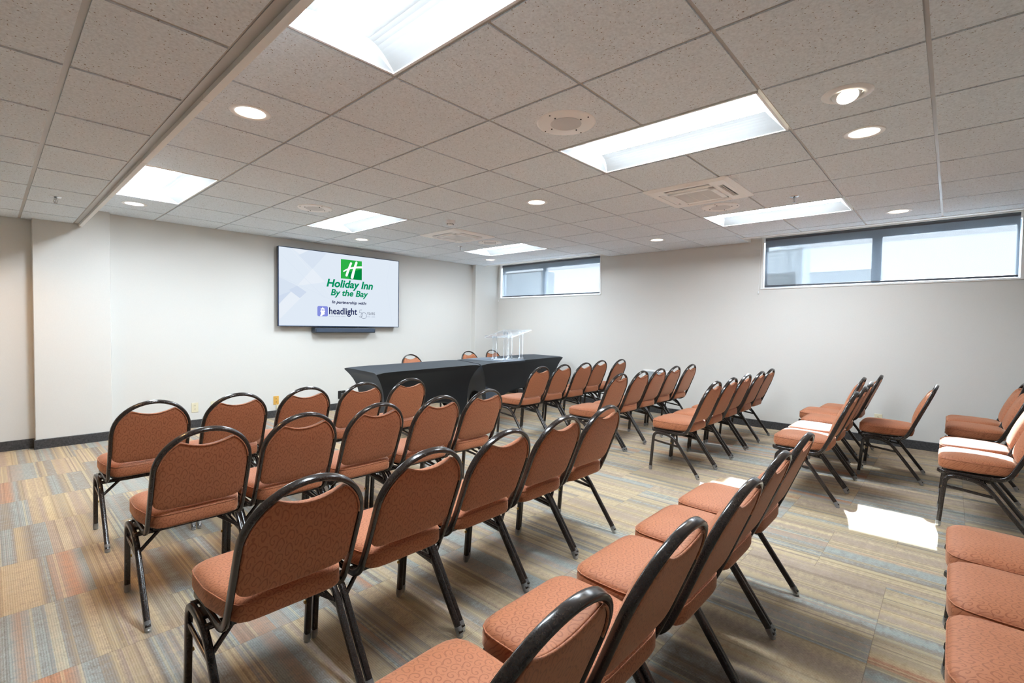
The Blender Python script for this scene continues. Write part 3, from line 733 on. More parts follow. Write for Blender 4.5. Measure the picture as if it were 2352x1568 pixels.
# ================================================================ TELEVISION
def tv():
    x0, x1, z0, z1 = 2.600, 4.478, 1.228, 2.290; yf = YT - 0.100; cx, cz = (x0 + x1) / 2, (z0 + z1) / 2
    t = thing('television', 'large wall-mounted television showing green logo slide', 'television', (cx, YT, z0))
    def P(bm, name, m, **k): return obj(name, bm, m, t, loc=(-cx, -YT, -z0), **k)
    bm = bmesh.new(); bevbox(bm, x0, x1, yf + 0.004, yf + 0.05, z0, z1, 0.004, 1); P(bm, 'casing', BLACKP)
    bm = bmesh.new(); b = 0.009
    for q in ((x0, x1, z0, z0 + b), (x0, x1, z1 - b, z1), (x0, x0 + b, z0 + b, z1 - b), (x1 - b, x1, z0 + b, z1 - b)): box(bm, q[0], q[1], yf - 0.002, yf + 0.006, q[2], q[3])
    P(bm, 'bezel', plain('bezel_black_glow_tint', srgb(18, 48, 84), 0.3))  # blue fringe glow round the screen is put into the bezel colour
    # mount behind
    bm = bmesh.new(); box(bm, cx - 0.35, cx + 0.35, yf + 0.05, YT, cz - 0.25, cz + 0.25); P(bm, 'wall_mount', BLACKP)
    xa, xb, za, zb = x0 + b, x1 - b, z0 + b, z1 - b; W, Hh = xb - xa, zb - za
    S = 0.465
    def ecol(name, r, g, b_, k=S): return emit(name, srgb(r, g, b_), k)
    BG = ecol('screen_pale_blue', 226, 236, 248)
    def pt(u, v, d=0.0): return (xa + u * W, yf + 0.002 - d, zb - v * Hh)     # u right, v down, 0..1
    bm = bmesh.new(); quad(bm, pt(0, 0), pt(0, 1), pt(1, 1), pt(1, 0))
    scr = P(bm, 'screen', BG)
    def poly(name, pts, m, d): 
        bm = bmesh.new(); bm.faces.new([bm.verts.new(pt(u, v, d)) for u, v in pts]); return obj(name, bm, m, scr)
    # faint facets of the slide background
    f1 = ecol('facet_blue', 218, 229, 244); f2 = ecol('facet_light', 234, 241, 250); f3 = ecol('facet_deep', 210, 222, 241)
    fac = bmesh.new(); mm = [f1, f2, f3]
    def fc(pts, mi, d=0.0005): fac.faces.new([fac.verts.new(pt(u, v, d)) for u, v in pts]).material_index = mi
    fc([(0, .38), (.13, .48), (0, .73)], 0); fc([(.04, .65), (.13, .48), (.20, .555), (0, .93), (0, .73)], 1)
    fc([(.09, 0), (.17, .09), (.245, .24), (.33, .04), (.30, 0)], 1, 0.0006); fc([(.14, .08), (.245, .24), (.36, 0), (.22, 0)], 0, 0.0007)
    fc([(.07, .54), (.13, .48), (.20, .555), (.15, .64)], 2, 0.0008); fc([(.245, .24), (.34, .40), (.30, .42), (.13, .48)], 1, 0.0006)
    fc([(0, .62), (.085, .555), (0, .73)], 2, 0.0006)
    for a, b_, w_ in (((.08, 0), (.62, 1), .0016), ((.02, .10), (.34, .62), .0012), ((0, .37), (.72, .86), .0012), ((.92, .02), (.88, .35), .001), ((.88, .35), (.945, 1), .001)):
        dx, dy = b_[0] - a[0], b_[1] - a[1]; L = math.hypot(dx, dy); nx, ny = -dy / L * w_, dx / L * w_
        fc([(a[0] + nx, a[1] + ny), (b_[0] + nx, b_[1] + ny), (b_[0] - nx, b_[1] - ny), (a[0] - nx, a[1] - ny)], 1 if w_ > .0015 else 0, 0.0009)
    bmesh.ops.recalc_face_normals(fac, faces=fac.faces); o = obj('slide_background', fac, mm, scr)
    # green square with the script letter
    gA, gB = ecol('logo_green', 46, 178, 72), ecol('logo_green_dark', 6, 138, 66)
    u0, u1, v0, v1 = .470, .651, .065, .335
    poly('logo_square', [(u0, v0), (u0, v1), (u1, v1), (u1, v0)], gA, 0.0012)
    poly('logo_square_shadow', [(.520, .245), (.60, .205), (u1, .175), (u1, v1), (.548, v1), (.535, .29)], gB, 0.0016)
    LW = ecol('logo_white', 248, 252, 255, 0.53)
    def stroke(pts, w0, w1, d=0.0022, m=None, name='logo_letter'):
        bm = bmesh.new(); n = len(pts); L_, R_ = [], []
        for k in range(n):
            a = Vector(pts[max(0, k - 1)]); b__ = Vector(pts[min(n - 1, k + 1)]); 
            dx, dy = (b__.x - a.x) * W, (b__.y - a.y) * Hh; l = math.hypot(dx, dy); wv = w0 + (w1 - w0) * k / (n - 1)
            nx, ny = -dy / l * wv / W, dx / l * wv / Hh; p = pts[k]
            L_.append(bm.verts.new(pt(p[0] + nx, p[1] + ny, d))); R_.append(bm.verts.new(pt(p[0] - nx, p[1] - ny, d)))
        for k in range(n - 1): bm.faces.new((L_[k], L_[k + 1], R_[k + 1], R_[k]))
        for p, wv in ((pts[0], w0), (pts[-1], w1)):
            bm.faces.new([bm.verts.new(pt(p[0] + wv / W * math.cos(t_ * math.pi / 6), p[1] + wv / Hh * math.sin(t_ * math.pi / 6), d)) for t_ in range(12)])
        return obj(name, bm, m or LW, scr)
    def bez(a, b_, c, n=10): return [((1 - s) ** 2 * a[0] + 2 * s * (1 - s) * b_[0] + s * s * c[0], (1 - s) ** 2 * a[1] + 2 * s * (1 - s) * b_[1] + s * s * c[1]) for s in [k / n for k in range(n + 1)]]
    stroke(bez((.556, .110), (.536, .19), (.518, .285)), .016, .018)
    stroke(bez((.603, .092), (.580, .20), (.566, .308)), .017, .022)
    stroke(bez((.494, .232), (.545, .165), (.649, .150), 14), .009, .015)
    # lettering (built-in font, drawn flat on the screen)
    def text(s, u, v, size, m, bold=0.0, shear=0.0, width=None, sp=1.0, name='lettering', d=0.0024):
        cu = bpy.data.curves.new(name, 'FONT'); cu.body = s; cu.size = size; cu.offset = bold; cu.shear = shear; cu.space_character = sp
        cu.align_x = 'LEFT'; cu.align_y = 'BOTTOM_BASELINE'; cu.resolution_u = 4
        ob = bpy.data.objects.new(name, cu); C.objects.link(ob)
        dg = bpy.context.evaluated_depsgraph_get(); me = bpy.data.meshes.new_from_object(ob.evaluated_get(dg)); bpy.data.objects.remove(ob)
        xs_ = [q.co.x for q in me.vertices]; lo, hi = min(xs_), max(xs_); k = (width * W / (hi - lo)) if width else 1
        for q in me.vertices: x, y = q.co.x, q.co.y; q.co = Vector(pt(u, v, d)) + Vector(((x - lo) * k, 0, y))
        me.materials.clear(); me.materials.append(m)
        o_ = bpy.data.objects.new(name, me); C.objects.link(o_); o_.parent = scr; return o_
    GR = ecol('text_green', 0, 146, 96); NV = ecol('text_navy', 22, 32, 84); GY = ecol('text_grey', 96, 100, 118); LG = ecol('text_pale', 176, 184, 204)
    text('Holiday Inn', .353, .458, .152, GR, .0050, .22, .400)
    text('By the Bay', .387, .575, .126, GR, .0034, .22, .322)
    text('In partnership with:', .396, .686, .060, NV, .0016, .25, .300)
    text('headlight', .374, .835, .136, NV, .0026, 0, .236)
    text('audio visual video', .374, .872, .030, LG, 0, 0, .135)
    text('YEARS', .698, .832, .058, GY, 0, 0, .075)
    text('1975 - 2025', .698, .868, .032, LG, 0, 0, .075)
    # thin outlined 5 and 0
    def ring_(cu_, cv, r, w_, a0=0, a1=360, n=28):
        return [(cu_ + r / W * math.cos(R(a0 + (a1 - a0) * k / n)), cv + r / Hh * math.sin(R(a0 + (a1 - a0) * k / n))) for k in range(n + 1)]
    stroke(ring_(.670, .845, .046, 0), .0022, .0022, m=NV, name='numeral_zero')
    stroke([(.652, .762), (.634, .762), (.630, .805)] + ring_(.640, .835, .034, 0, -100, 130, 14), .0022, .0022, m=NV, name='numeral_five')
    # lighthouse badge
    LB = ecol('badge_lilac', 136, 146, 224)
    ru, rv = .282, .730; rw, rh = .083, .140; c_ = .012; pts = []
    for cu_, cv_, a0 in ((ru + rw - c_, rv + c_ * 1.7, -90), (ru + rw - c_, rv + rh - c_ * 1.7, 0), (ru + c_, rv + rh - c_ * 1.7, 90), (ru + c_, rv + c_ * 1.7, 180)):
        for k in range(5): a = R(a0 + 22.5 * k); pts.append((cu_ + c_ * math.cos(a), cv_ + c_ * 1.7 * math.sin(a)))
    poly('badge', pts, LB, 0.0012)
    cx_ = ru + rw / 2
    poly('badge_lighthouse', [(cx_, .738), (cx_ + .004, .756), (cx_ + .020, .772), (cx_ + .012, .775), (cx_ + .012, .790), (cx_ + .018, .792), (cx_ + .018, .808), (cx_ + .013, .812), (cx_ + .016, .842), (cx_ + .004, .848), (cx_ - .010, .868), (cx_ - .020, .868), (cx_ - .018, .850), (cx_ - .013, .842), (cx_ - .013, .812), (cx_ - .018, .808), (cx_ - .018, .792), (cx_ - .012, .790), (cx_ - .012, .775), (cx_ - .020, .772), (cx_ - .004, .756)], LW, 0.0020)
    poly('badge_lantern', [(cx_ - .008, .777), (cx_ - .008, .789), (cx_ + .008, .789), (cx_ + .008, .777)], LB, 0.0024)
tv()
t = thing('sound_bar', 'dark blue-grey sound bar on the wall beneath the television', 'speaker', (3.56, YT, 1.14))
bm = bmesh.new(); bevbox(bm, -0.475, 0.475, -0.135, -0.01, 0.0, 0.072, 0.012, 3); auto(obj('body', bm, NAVY, t))
bm = bmesh.new(); bevbox(bm, -0.455, 0.455, -0.139, -0.134, 0.010, 0.062, 0.002, 1); obj('grille', bm, plain('speaker_cloth_blue', srgb(62, 74, 92), 0.8, var=0.2, scale=400), t)
bm = bmesh.new(); box(bm, -0.1, 0.1, -0.012, 0, 0.01, 0.06); obj('bracket', bm, BLACKP, t)

# ================================================================ WALL PLATES
def plate(name, x, z, w, h, label, mat, wall='back', kind='duplex'):
    if wall == 'back': t = thing(name, label, 'wall plate', (x, YT, z))
    else: t = thing(name, label, 'wall plate', (XW, x, z), R(-90))
    bm = bmesh.new(); bevbox(bm, -w / 2, w / 2, -0.006, 0, -h / 2, h / 2, 0.002, 2); obj('cover', bm, mat, t)
    if kind in ('duplex', 'phone'):
        for s in (-1, 1):
            bm = bmesh.new(); cyl(bm, (0, -0.006, s * h * 0.19), (0, -0.0085, s * h * 0.19), 0.017, seg=20); f = obj('receptacle', bm, mat, t)
            bm = bmesh.new()
            if kind == 'duplex':
                for sx in (-1, 1): box(bm, sx * 0.0065 - 0.0012, sx * 0.0065 + 0.0012, -0.0090, -0.0084, s * h * 0.19, s * h * 0.19 + 0.008)
                cyl(bm, (0, -0.0084, s * h * 0.19 - 0.007), (0, -0.0091, s * h * 0.19 - 0.007), 0.0025, seg=8)
            else: cyl(bm, (0, -0.0084, s * h * 0.19), (0, -0.0091, s * h * 0.19), 0.005, seg=10)
            obj('slot', bm, DARK, f)
    bm = bmesh.new()
    for z_ in ((0,) if kind == 'duplex' else (0.4 * h, -0.4 * h)): cyl(bm, (0, -0.006, z_), (0, -0.0078, z_), 0.003, seg=8)
    obj('screw', bm, GREYG, t); return t
plate('power_outlet', 1.670, 0.242, 0.070, 0.114, 'cream duplex power outlet on back wall, leftmost plate', CREAM)
plate('blank_plate', 1.872, 0.239, 0.070, 0.114, 'cream blank wall plate right of the cream power outlet', CREAM, kind='blank')
plate('phone_jack_plate', 2.610, 0.231, 0.070, 0.114, 'amber wall plate with two jacks above a small white box', AMBER, kind='phone')
t = thing('surface_jack_box', 'small white surface jack box below the amber wall plate', 'jack box', (2.637, YT, 0.115))
bm = bmesh.new(); bevbox(bm, -0.030, 0.030, -0.028, 0, 0, 0.055, 0.003, 2); obj('box', bm, CREAM, t)
bm = bmesh.new(); box(bm, -0.006, 0.006, -0.0285, -0.0275, 0.038, 0.048); obj('port', bm, DARK, t)
bm = bmesh.new(); cyl(bm, (0, -0.014, 0), (0, -0.014, -0.018), 0.003, seg=8); obj('cable', bm, CREAM, t)
t = plate('media_plate', 3.552, 0.217, 0.115, 0.120, 'square black media wall plate left of the draped tables', BLACKP, kind='blank')
bm = bmesh.new(); box(bm, -0.005, 0.012, -0.0070, -0.0058, 0.008, 0.016); box(bm, -0.005, 0.012, -0.0070, -0.0058, -0.008, -0.003); obj('port', bm, GREYG, t)
plate('power_outlet', 0.580, 0.280, 0.072, 0.114, 'pale power outlet on the window wall behind the right chairs', CREAM, wall='right')
# return air grille low on the window wall
t = thing('wall_vent', 'white framed louvered vent low on the window wall behind chairs', 'vent', (XW, 3.17, 0.34), R(-90))
w, h = 0.56, 0.30
bm = bmesh.new()
for q in ((-w / 2, w / 2, 0, 0.025), (-w / 2, w / 2, h - 0.025, h), (-w / 2, -w / 2 + 0.025, 0.025, h - 0.025), (w / 2 - 0.025, w / 2, 0.025, h - 0.025), (-0.10, -0.088, 0.025, h - 0.025), (0.088, 0.10, 0.025, h - 0.025)): box(bm, q[0], q[1], -0.012, 0, q[2], q[3])
obj('frame', bm, WHITE, t)
bm = bmesh.new()
for k in range(24):
    z = 0.028 + k * 0.0105; bm.faces.new([bm.verts.new(v) for v in ((-w / 2 + 0.02, -0.010, z), (w / 2 - 0.02, -0.010, z), (w / 2 - 0.02, -0.002, z + 0.008), (-w / 2 + 0.02, -0.002, z + 0.008))])
obj('louvers', bm, plain('louver_grey', srgb(196, 204, 208), 0.5), t)
bm = bmesh.new(); box(bm, -w / 2 + 0.02, w / 2 - 0.02, -0.0015, -0.0005, 0.02, h - 0.02); obj('backing', bm, DARK, t)

# ================================================================ CHAIR
def backy(z): return 0.100 - (z - 0.40) * 0.40
ZTOP = 0.815
def chair():
    t = thing('banquet_chair', '', 'chair')
    LX = 0.203
    sec = rrect(0.022, 0.024, 0.006, 2)
    # leg frame: front leg, top bar, rear leg; split in the middle of the bar
    for s in (-1, 1):
        x = s * LX
        full = fillet([(x, 0.432, 0.016), (x, 0.404, 0.346), (x, 0.232, 0.334), (x, 0.004, 0.016)], [0.055, 0.075], 6)
        mid = Vector((x, 0.325, 0.3405)); k = 8
        bm = bmesh.new(); sweep(bm, full[:k] + [mid], sec, (1, 0, 0)); fl = obj('leg', bm, FRAME, t); auto(fl, 50)
        bm = bmesh.new(); sweep(bm, [mid] + full[k:], sec, (1, 0, 0)); rl = obj('leg', bm, FRAME, t); auto(rl, 50)
        for leg, (y, sl) in ((fl, (0.432, 0.085)), (rl, (0.004, 0.70))):
            bm = bmesh.new(); tp = Vector((x, y - (0.085 if leg is fl else -0.70) * 0.022, 0.034 + 0.004))
            sweep(bm, [Vector((x, y, 0.010)), tp], rrect(0.0245, 0.028, 0.009, 3), (1, 0, 0)); lathe(bm, [(0.0, 0.0), (0.010, 0.0), (0.0128, 0.003), (0.012, 0.009), (0.008, 0.013)], x, y, 16)
            g = obj('glide', bm, CLEAR, leg); auto(g)
        bm = bmesh.new(); cyl(bm, (x + (-s) * 0.011, 0.421, 0.170), (x + (-s) * 0.017, 0.421, 0.170), 0.008, 0.006, seg=14); obj('bumper', bm, BRASS, fl, smooth=False)
        bm = bmesh.new(); sweep(bm, [(x, 0.404, 0.272), (x, 0.172, 0.246)], rrect(0.014, 0.017, 0.005, 2), (1, 0, 0)); auto(obj('stretcher', bm, FRAME, t))
    # pan and cross members beneath the seat
    bm = bmesh.new()
    sweep(bm, [(-LX, 0.236, 0.330), (LX, 0.236, 0.330)], rrect(0.020, 0.018, 0.005, 2), (0, 1, 0)); sweep(bm, [(-LX, 0.385, 0.344), (LX, 0.385, 0.344)], rrect(0.018, 0.014, 0.005, 2), (0, 1, 0))
    for s in (-1, 1):
        sweep(bm, [(s * (LX - 0.004), 0.190, 0.266), (s * 0.110, 0.236, 0.332)], rrect(0.014, 0.014, 0.004, 2), (0, 1, 0))
        for y in (0.30,): box(bm, s * 0.187 - 0.012, s * 0.187 + 0.012, y - 0.03, y + 0.03, 0.338, 0.352)
    prism(bm, [(-0.178, 0.405), (-0.165, 0.425), (0.165, 0.425), (0.178, 0.405), (0.160, 0.13), (-0.160, 0.13)], 0.364, 0.380)
    auto(obj('seat_frame', bm, FRAME, t))
    # back frame: one bent tube, under the seat, up, round the arch and down again
    bx = 0.183; zs = 0.632                       # arch springs here
    left = [Vector((-bx + 0.012, 0.436, 0.358)), Vector((-bx, 0.415, 0.356))]
    left = [Vector((-0.150, 0.441, 0.360)), Vector((-bx + 0.004, 0.425, 0.358)), Vector((-bx, 0.125, 0.352)), Vector((-bx, backy(0.47), 0.47)), Vector((-bx, backy(zs), zs))]
    L = fillet(left, [0.03, 0.075, 0.0], 7)
    arch = []
    for k in range(1, 24):
        a = math.pi - math.pi * k / 24; zz = zs + (ZTOP - zs) * math.sin(a) ** 0.94; arch.append(Vector((bx * math.cos(a), backy(zz), zz)))
    path = L + arch + [Vector((-p.x, p.y, p.z)) for p in reversed(L)]
    nrm = Vector((0, 1, 0.40)).normalized()
    def sd(i, p, tt): return nrm if p.z > 0.42 else Vector((1, 0, 0)).cross(tt) if abs(tt.x) < 0.8 else Vector((0, 0, 1))
    def sd2(i, p, tt):
        # keep the deep side of the tube in the plane of the bend
        sgn = -1 if p.x < 0 else 1
        v = Vector((1, 0, 0)).cross(tt); 
        if p.z > 0.60: return nrm
        if v.length < 0.3: return nrm
        v = v.normalized()
        if v.dot(Vector((0, 1, 0.4))) < 0 and p.z > 0.40: v = -v
        if p.z <= 0.40:
            v = v if v.z > 0 or v.y > 0.5 else -v
        return v
    bm = bmesh.new(); sweep(bm, path, rrect(0.027, 0.017, 0.0075, 3), sd2); auto(obj('back_frame', bm, FRAME, t), 60)
    # backrest cushion
    W2 = bx - 0.0095; sb0 = 0.462; rc = 0.05
    def top(x):
        ax = abs(x); q = math.sqrt(max(0.0, 1 - (ax / W2) ** 2)); za = zs + (ZTOP - 0.010 - zs) * q ** 0.94 - 0.004
        scoop = 0.744 + 0.030 * (ax / 0.105) ** 2
        return min(za, scoop) if ax < 0.13 else za
    def bot(x):
        ax = abs(x); z = sb0 + 0.006 * (ax / W2) ** 2
        if ax > W2 - rc: z += rc * 0.75 * (1 - math.sqrt(max(0, 1 - ((ax - W2 + rc) / rc) ** 2)))
        return z
    nu, nv = 40, 26; F_, B_ = [], []
    xs_ = [W2 * math.sin(math.pi / 2 * (-1 + 2 * k / nu)) for k in range(nu + 1)]
    bm = bmesh.new()
    for x in xs_:
        z0, z1 = bot(x), max(top(x), bot(x) + 0.01); fr, bk = [], []
        for k in range(nv + 1):
            v = 0.5 - 0.5 * math.cos(math.pi * k / nv); z = z0 + (z1 - z0) * v
            ex = max(0, 1 - (abs(x) / W2) ** 6) ** 0.5; ez = max(0, 1 - abs(2 * v - 1) ** 7) ** 0.5; crown = 0.62 + 0.38 * math.cos(math.pi / 2 * x / W2) * math.sin(math.pi * min(1, max(0, v)))
            th = 0.040 * ex * ez * crown + 0.002; tb = 0.010 * ex * ez + 0.0015
            y = backy(z)
            fr.append(bm.verts.new((x, y + th, z + th * 0.3))); bk.append(bm.verts.new((x, y - tb - 0.004, z)))
        F_.append(fr); B_.append(bk)
    for i in range(nu):
        for k in range(nv):
            bm.faces.new((F_[i][k], F_[i + 1][k], F_[i + 1][k + 1], F_[i][k + 1])); bm.faces.new((B_[i][k], B_[i][k + 1], B_[i + 1][k + 1], B_[i + 1][k]))
    for i in range(nu):
        bm.faces.new((F_[i][0], B_[i][0], B_[i + 1][0], F_[i + 1][0])); bm.faces.new((F_[i][nv], F_[i + 1][nv], B_[i + 1][nv], B_[i][nv]))
    for k in range(nv):
        bm.faces.new((F_[0][k], F_[0][k + 1], B_[0][k + 1], B_[0][k])); bm.faces.new((F_[nu][k], B_[nu][k], B_[nu][k + 1], F_[nu][k + 1]))
    br = auto(obj('backrest', bm, FABRIC, t), 70)
    # welt round the rear panel
    rim = [Vector((x, backy(top(x)) - 0.012, top(x) - 0.001)) for x in xs_[2:-2]]
    bm = bmesh.new(); sweep(bm, rim, [(0.003 * math.cos(a * math.pi / 3), 0.003 * math.sin(a * math.pi / 3)) for a in range(6)], (0, 1, 0.4)); obj('welt', bm, FABRIC, br, smooth=True)
    # seat cushion
    yb, yf_ = 0.072, 0.446; yc = (yb + yf_) / 2; hy = (yf_ - yb) / 2
    def half(y):
        s = (y - yb) / (yf_ - yb); w_ = 0.172 + 0.028 * min(1, max(0, (s - 0.12) / 0.38)) ** 0.8
        return w_
    N = 56; rings = []
    def outline(off):
        pts = []
        for k in range(N):
            a = 2 * math.pi * k / N; c, s = math.cos(a), math.sin(a); n_ = 7.0 if s > 0 else 8.0
            m = (abs(c) ** n_ + abs(s) ** n_) ** (-1 / n_); y = yc + (hy - off) * s * m; pts.append(((half(y) - off) * c * m, y))
        return pts
    prof = [(0.016, 0.379), (0.004, 0.385), (0.0, 0.396), (0.0, 0.428), (0.003, 0.441), (0.012, 0.451), (0.028, 0.459), (0.06, 0.465), (0.11, 0.470), (0.16, 0.472)]
    bm = bmesh.new()
    for off, z in prof: rings.append([bm.verts.new((x, y, z + (0.006 if z > 0.43 else 0) * ((y - yb) / 0.4))) for x, y in outline(off)])
    for a, b in zip(rings, rings[1:]):
        for k in range(N): bm.faces.new((a[k], a[(k + 1) % N], b[(k + 1) % N], b[k]))
    bm.faces.new(rings[-1]); bm.faces.new(rings[0][::-1])
    seat = auto(obj('seat', bm, FABRIC, t), 60)
    bm = bmesh.new(); pts = [Vector((x, y, 0.439 + 0.006 * (y - yb) / 0.4)) for x, y in outline(0.0015)]
    sweep(bm, pts, [(0.0022 * math.cos(a * math.pi / 3), 0.0022 * math.sin(a * math.pi / 3)) for a in range(6)], (0, 0, 1), closed=True); obj('piping', bm, FABRIC, seat, smooth=True)
    return t
CH = chair(); used = [False]
def place(cx, yr, rz, label, group):
    """cx = centre across, yr = line of the rear feet; the chair faces +y turned by rz"""
    o = copy_tree(CH) if used[0] else CH; used[0] = True
    o.location = (cx, yr, 0); o.rotation_euler = (0, 0, rz); o['label'] = label; o['category'] = 'chair'; o['group'] = group
    return o
ORD = ['first', 'second', 'third', 'fourth', 'fifth']
# rows are counted from the draped tables; seats from the left
ROWS = [
 ('left', 'first',  [(0.630, 3.37, 0), (1.068, 3.37, 0), (1.515, 3.385, 0), (1.950, 3.375, 0), (2.388, 3.385, 0)]),
 ('left', 'second', [(0.628, 2.38, 0), (1.064, 2.42, 0), (1.500, 2.44, 0), (1.936, 2.425, 0), (2.375, 2.455, 0)]),
 ('left', 'third',  [(0.640, 1.425, 0), (1.078, 1.432, 0), (1.516, 1.455, 0), (1.954, 1.475, 0), (2.396, 1.495, 0)]),
 ('left', 'fourth', [(0.640, 0.505, 0), (1.086, 0.495, 0), (1.521, 0.485, 0), (1.956, 0.500, 0), (2.391, 0.505, 0)]),
 ('right', 'first',  [(4.205, 3.44, 0), (4.665, 3.47, 0), (5.110, 3.46, 0), (5.660, 3.57, 0), (6.100, 3.52, 0)]),
 ('right', 'second', [(4.180, 2.43, 0), (4.620, 2.425, 0), (5.070, 2.44, 0), (5.545, 2.47, 0), (6.000, 2.46, 0)]),
 ('right', 'third',  [(4.215, 1.53, 0), (4.655, 1.535, 0), (5.150, 1.555, 0), (5.615, 1.55, 0), (6.090, 1.572, 0)]),
 ('right', 'fourth', [(4.300, 0.56, 0), (4.740, 0.558, 0), (5.250, 0.57, 0), (5.700, 0.67, 0), (6.140, 0.575, 0)]),
]
for blk, row, ps_ in ROWS:
    for k, (x, y, a) in enumerate(ps_):
        place(x, y, a, 'rust patterned banquet chair, %s from left in %s row of %s block' % (ORD[k], row, blk), 'banquet chairs in the %s seating block' % blk)
for k, (x, y) in enumerate([(1.705, -0.46), (2.139, -0.46), (2.573, -0.455)]):
    place(x, y, 0, 'rust banquet chair cut by right picture edge, %s of three in nearest row' % ('lowest', 'middle', 'top')[k], 'banquet chairs in the left seating block')
for k, (x, y) in enumerate([(4.39, -0.405), (4.85, -0.405), (5.74, -0.43), (6.19, -0.43)]):
    place(x, y, 0, 'rust banquet chair in last row of right block, %s' % ('nearest with pale sunlit seat', 'second seat brightly sunlit', 'third with shaded seat', 'farthest by the wall')[k], 'banquet chairs in the right seating block')
place(5.400, 0.140, 0, 'rust banquet chair pulled forward out of the last right row', 'banquet chairs in the right seating block')
for k, (x, y, a) in enumerate([(4.35, 6.02, R(180)), (5.72, 6.22, R(178)), (6.40, 6.32, R(180))]):
    place(x, y, a, 'banquet chair behind the draped tables facing the room, %s' % ('left of three', 'middle one beside lectern', 'right one behind lectern')[k], 'banquet chairs behind the draped tables')

# ================================================================ TABLES
TZ = 0.775
def table(q, label, clabel):
    """q: corners front-left, front-right, back-right, back-left"""
    q = [Vector((x, y, 0)) for x, y in q]; c = sum(q, Vector()) / 4
    t = thing('folding_table', label, 'table', (c.x, c.y, 0), 0, 'folding tables under black covers')
    ins = [p + (c - p).normalized() * 0.045 - c for p in q]
    bm = bmesh.new(); prism(bm, [(p.x, p.y) for p in ins], TZ - 0.036, TZ - 0.006); obj('tabletop', bm, EXTG, t)
    legs = [Vector((p.x, p.y, 0)) - (Vector((p.x, p.y, 0)).normalized() * 0.19) for p in ins]
    for p in legs:
        bm = bmesh.new(); cyl(bm, (p.x, p.y, 0.0), (p.x, p.y, TZ - 0.045), 0.013, seg=12); lathe(bm, [(0, 0), (0.019, 0), (0.019, 0.02), (0.013, 0.028)], p.x, p.y, 14); obj('leg', bm, BLACKP, t)
    # stretch cover: top plus four hourglass sides pinned at the feet
    bm = bmesh.new(); n, m = 24, 18
    top = [p - c for p in q]
    # taut top with rounded rim
    N = 20
    grid = [[None] * (N + 1) for _ in range(N + 1)]
    for i in range(N + 1):
        for j in range(N + 1):
            u, v = i / N, j / N; p = top[0] * (1 - u) * (1 - v) + top[1] * u * (1 - v) + top[2] * u * v + top[3] * (1 - u) * v
            # edges pulled in between the corners
            e = 0.005 * (math.sin(math.pi * u) * (2 * v - 1) ** 2 + math.sin(math.pi * v) * (2 * u - 1) ** 2); d = p.normalized() if p.length > 0 else p
            cz = -0.016 * (abs(2 * u - 1) ** 14) * (abs(2 * v - 1) ** 14)
            grid[i][j] = bm.verts.new((p.x - d.x * e, p.y - d.y * e, TZ + 0.001 + cz))
    for i in range(N):
        for j in range(N): bm.faces.new((grid[i][j], grid[i + 1][j], grid[i + 1][j + 1], grid[i][j + 1]))
    def inset(s):   # s: 0 top .. 1 foot, how far the corner edge pulls in
        s = max(0.0, s - 0.02) / 0.98
        return 0.172 * (1 - (1 - min(1, s / 0.60)) ** 3.0) if s < 0.60 else 0.172 + 0.08 * (s - 0.60)
    for e in range(4):
        rim = ([grid[i][0] for i in range(N + 1)], [grid[N][j] for j in range(N + 1)], [grid[i][N] for i in range(N, -1, -1)], [grid[0][j] for j in range(N, -1, -1)])[e]
        a, b = top[e], top[(e + 1) % 4]; nrm = Vector(((b - a).y, -(b - a).x, 0)).normalized()
        prev = rim
        for r in range(1, m + 1):
            s = r / m; row = []
            for k in range(N + 1):
                u = k / N; hem = 0.02 + 0.335 * (1 - abs(2 * u - 1) ** 3.2); z = TZ - 0.002 + (hem - TZ) * s
                sz = (TZ - z) / TZ; d_ = inset(sz)
                ca = a - a.normalized() * d_; cb = b - b.normalized() * d_; p = ca * (1 - u) + cb * u
                p = p - nrm * (0.030 * math.sin(math.pi * u) * max(0.0, math.sin(math.pi * min(1, max(0, sz - 0.045) / 0.75)))) 
                row.append(bm.verts.new((p.x, p.y, z)))
            for k in range(N): bm.faces.new((prev[k], prev[k + 1], row[k + 1], row[k]))
            prev = row
    bmesh.ops.remove_doubles(bm, verts=bm.verts, dist=0.0012)
    o = obj('table_cover', bm, CLOTH, None, loc=(c.x, c.y, 0)); auto(o, 40); tag(o, clabel, 'tablecloth', 'black stretch table covers')
    md = o.modifiers.new('thickness', 'SOLIDIFY'); md.thickness = 0.0012; md.offset = 1
table([(2.631, 4.245), (4.245, 4.425), (4.560, 5.290), (2.730, 5.078)], 'folding table inside the left black cover', 'black stretch cover on the left table nearest the television')
table([(4.272, 4.432), (6.477, 4.769), (6.599, 5.582), (4.600, 5.300)], 'folding table inside the right black cover', 'black stretch cover on the right table under the lectern')

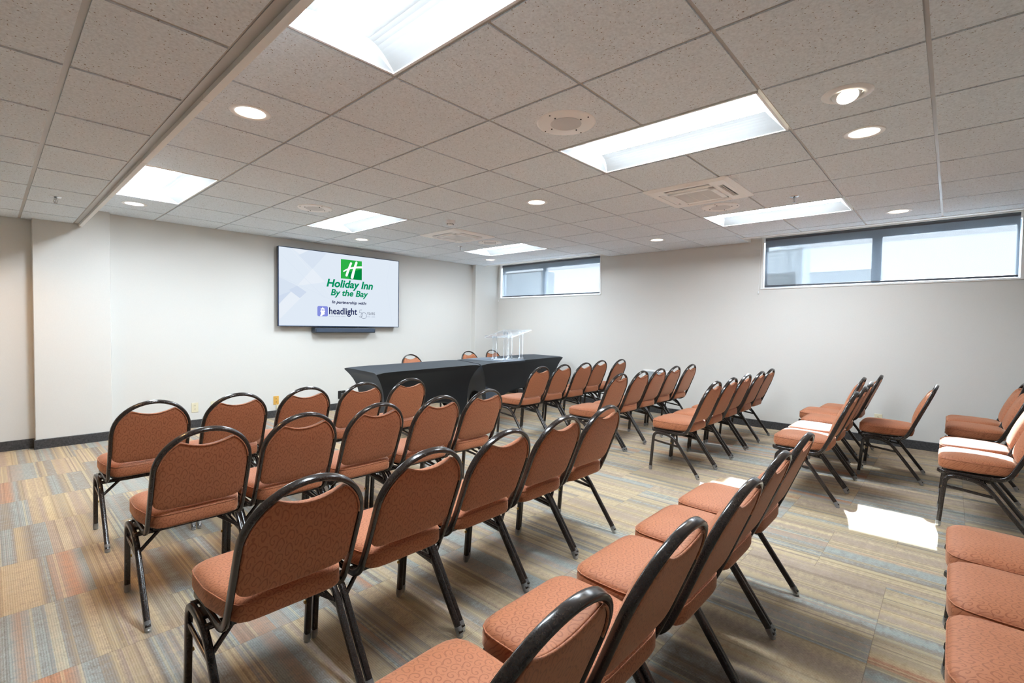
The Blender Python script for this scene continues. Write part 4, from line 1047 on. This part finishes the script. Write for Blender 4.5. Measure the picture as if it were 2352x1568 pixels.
# ================================================================ ACRYLIC LECTERN
def lectern():
    cx, cy = 5.22, 4.86
    t = thing('tabletop_lectern', 'clear acrylic lectern with sloped top on right draped table', 'lectern', (cx, cy, TZ + 0.0025))
    def slab(name, q, th, m=ACRYL, par=None, z=(0, 0, 1)):
        bm = bmesh.new(); nz = (Vector(q[1]) - Vector(q[0])).cross(Vector(q[3]) - Vector(q[0])).normalized() * th
        A = [bm.verts.new(Vector(p)) for p in q]; B = [bm.verts.new(Vector(p) + nz) for p in q]
        bm.faces.new(A[::-1]); bm.faces.new(B)
        for i in range(4): f = bm.faces.new((A[i], A[(i + 1) % 4], B[(i + 1) % 4], B[i])); f.material_index = 1
        return obj(name, bm, [m, ACRYLE], par or t)
    w, d = 0.215, 0.13
    slab('base', [(-w, -d, 0), (w, -d, 0), (w, d, 0), (-w, d, 0)], 0.008)
    zf, zb = 0.432, 0.318         # near edge high, far edge low (slopes to the speaker)
    def zat(y): return zf + (zb - zf) * (y + 0.17) / 0.38
    slab('reading_top', [(-0.275, -0.17, zat(-0.17)), (0.340, -0.17, zat(-0.17)), (0.340, 0.21, zat(0.21)), (-0.275, 0.21, zat(0.21))], 0.010)
    slab('paper_ledge', [(-0.275, 0.205, zat(0.21)), (0.340, 0.205, zat(0.21)), (0.340, 0.205, zat(0.21) + 0.035), (-0.275, 0.205, zat(0.21) + 0.035)], 0.006)
    for sx in (-1, 1):
        for sy in (-1, 1):
            x, y = sx * (w - 0.045), sy * (d - 0.02)
            p = slab('post', [(x - 0.036, y, 0.008), (x + 0.036, y, 0.008), (x + 0.036, y, zat(y) - 0.002), (x - 0.036, y, zat(y) - 0.002)], 0.009)
            bm = bmesh.new()
            for dx in (-0.036, 0.036):
                bevbox(bm, x + dx - 0.010, x + dx + 0.010, y - 0.016, y + 0.012, 0.008, 0.030, 0.002, 1); bevbox(bm, x + dx - 0.008, x + dx + 0.008, y - 0.014, y + 0.010, zat(y) - 0.040, zat(y) - 0.008, 0.002, 1)
            obj('bracket', bm, ACRYLE, p)
lectern()
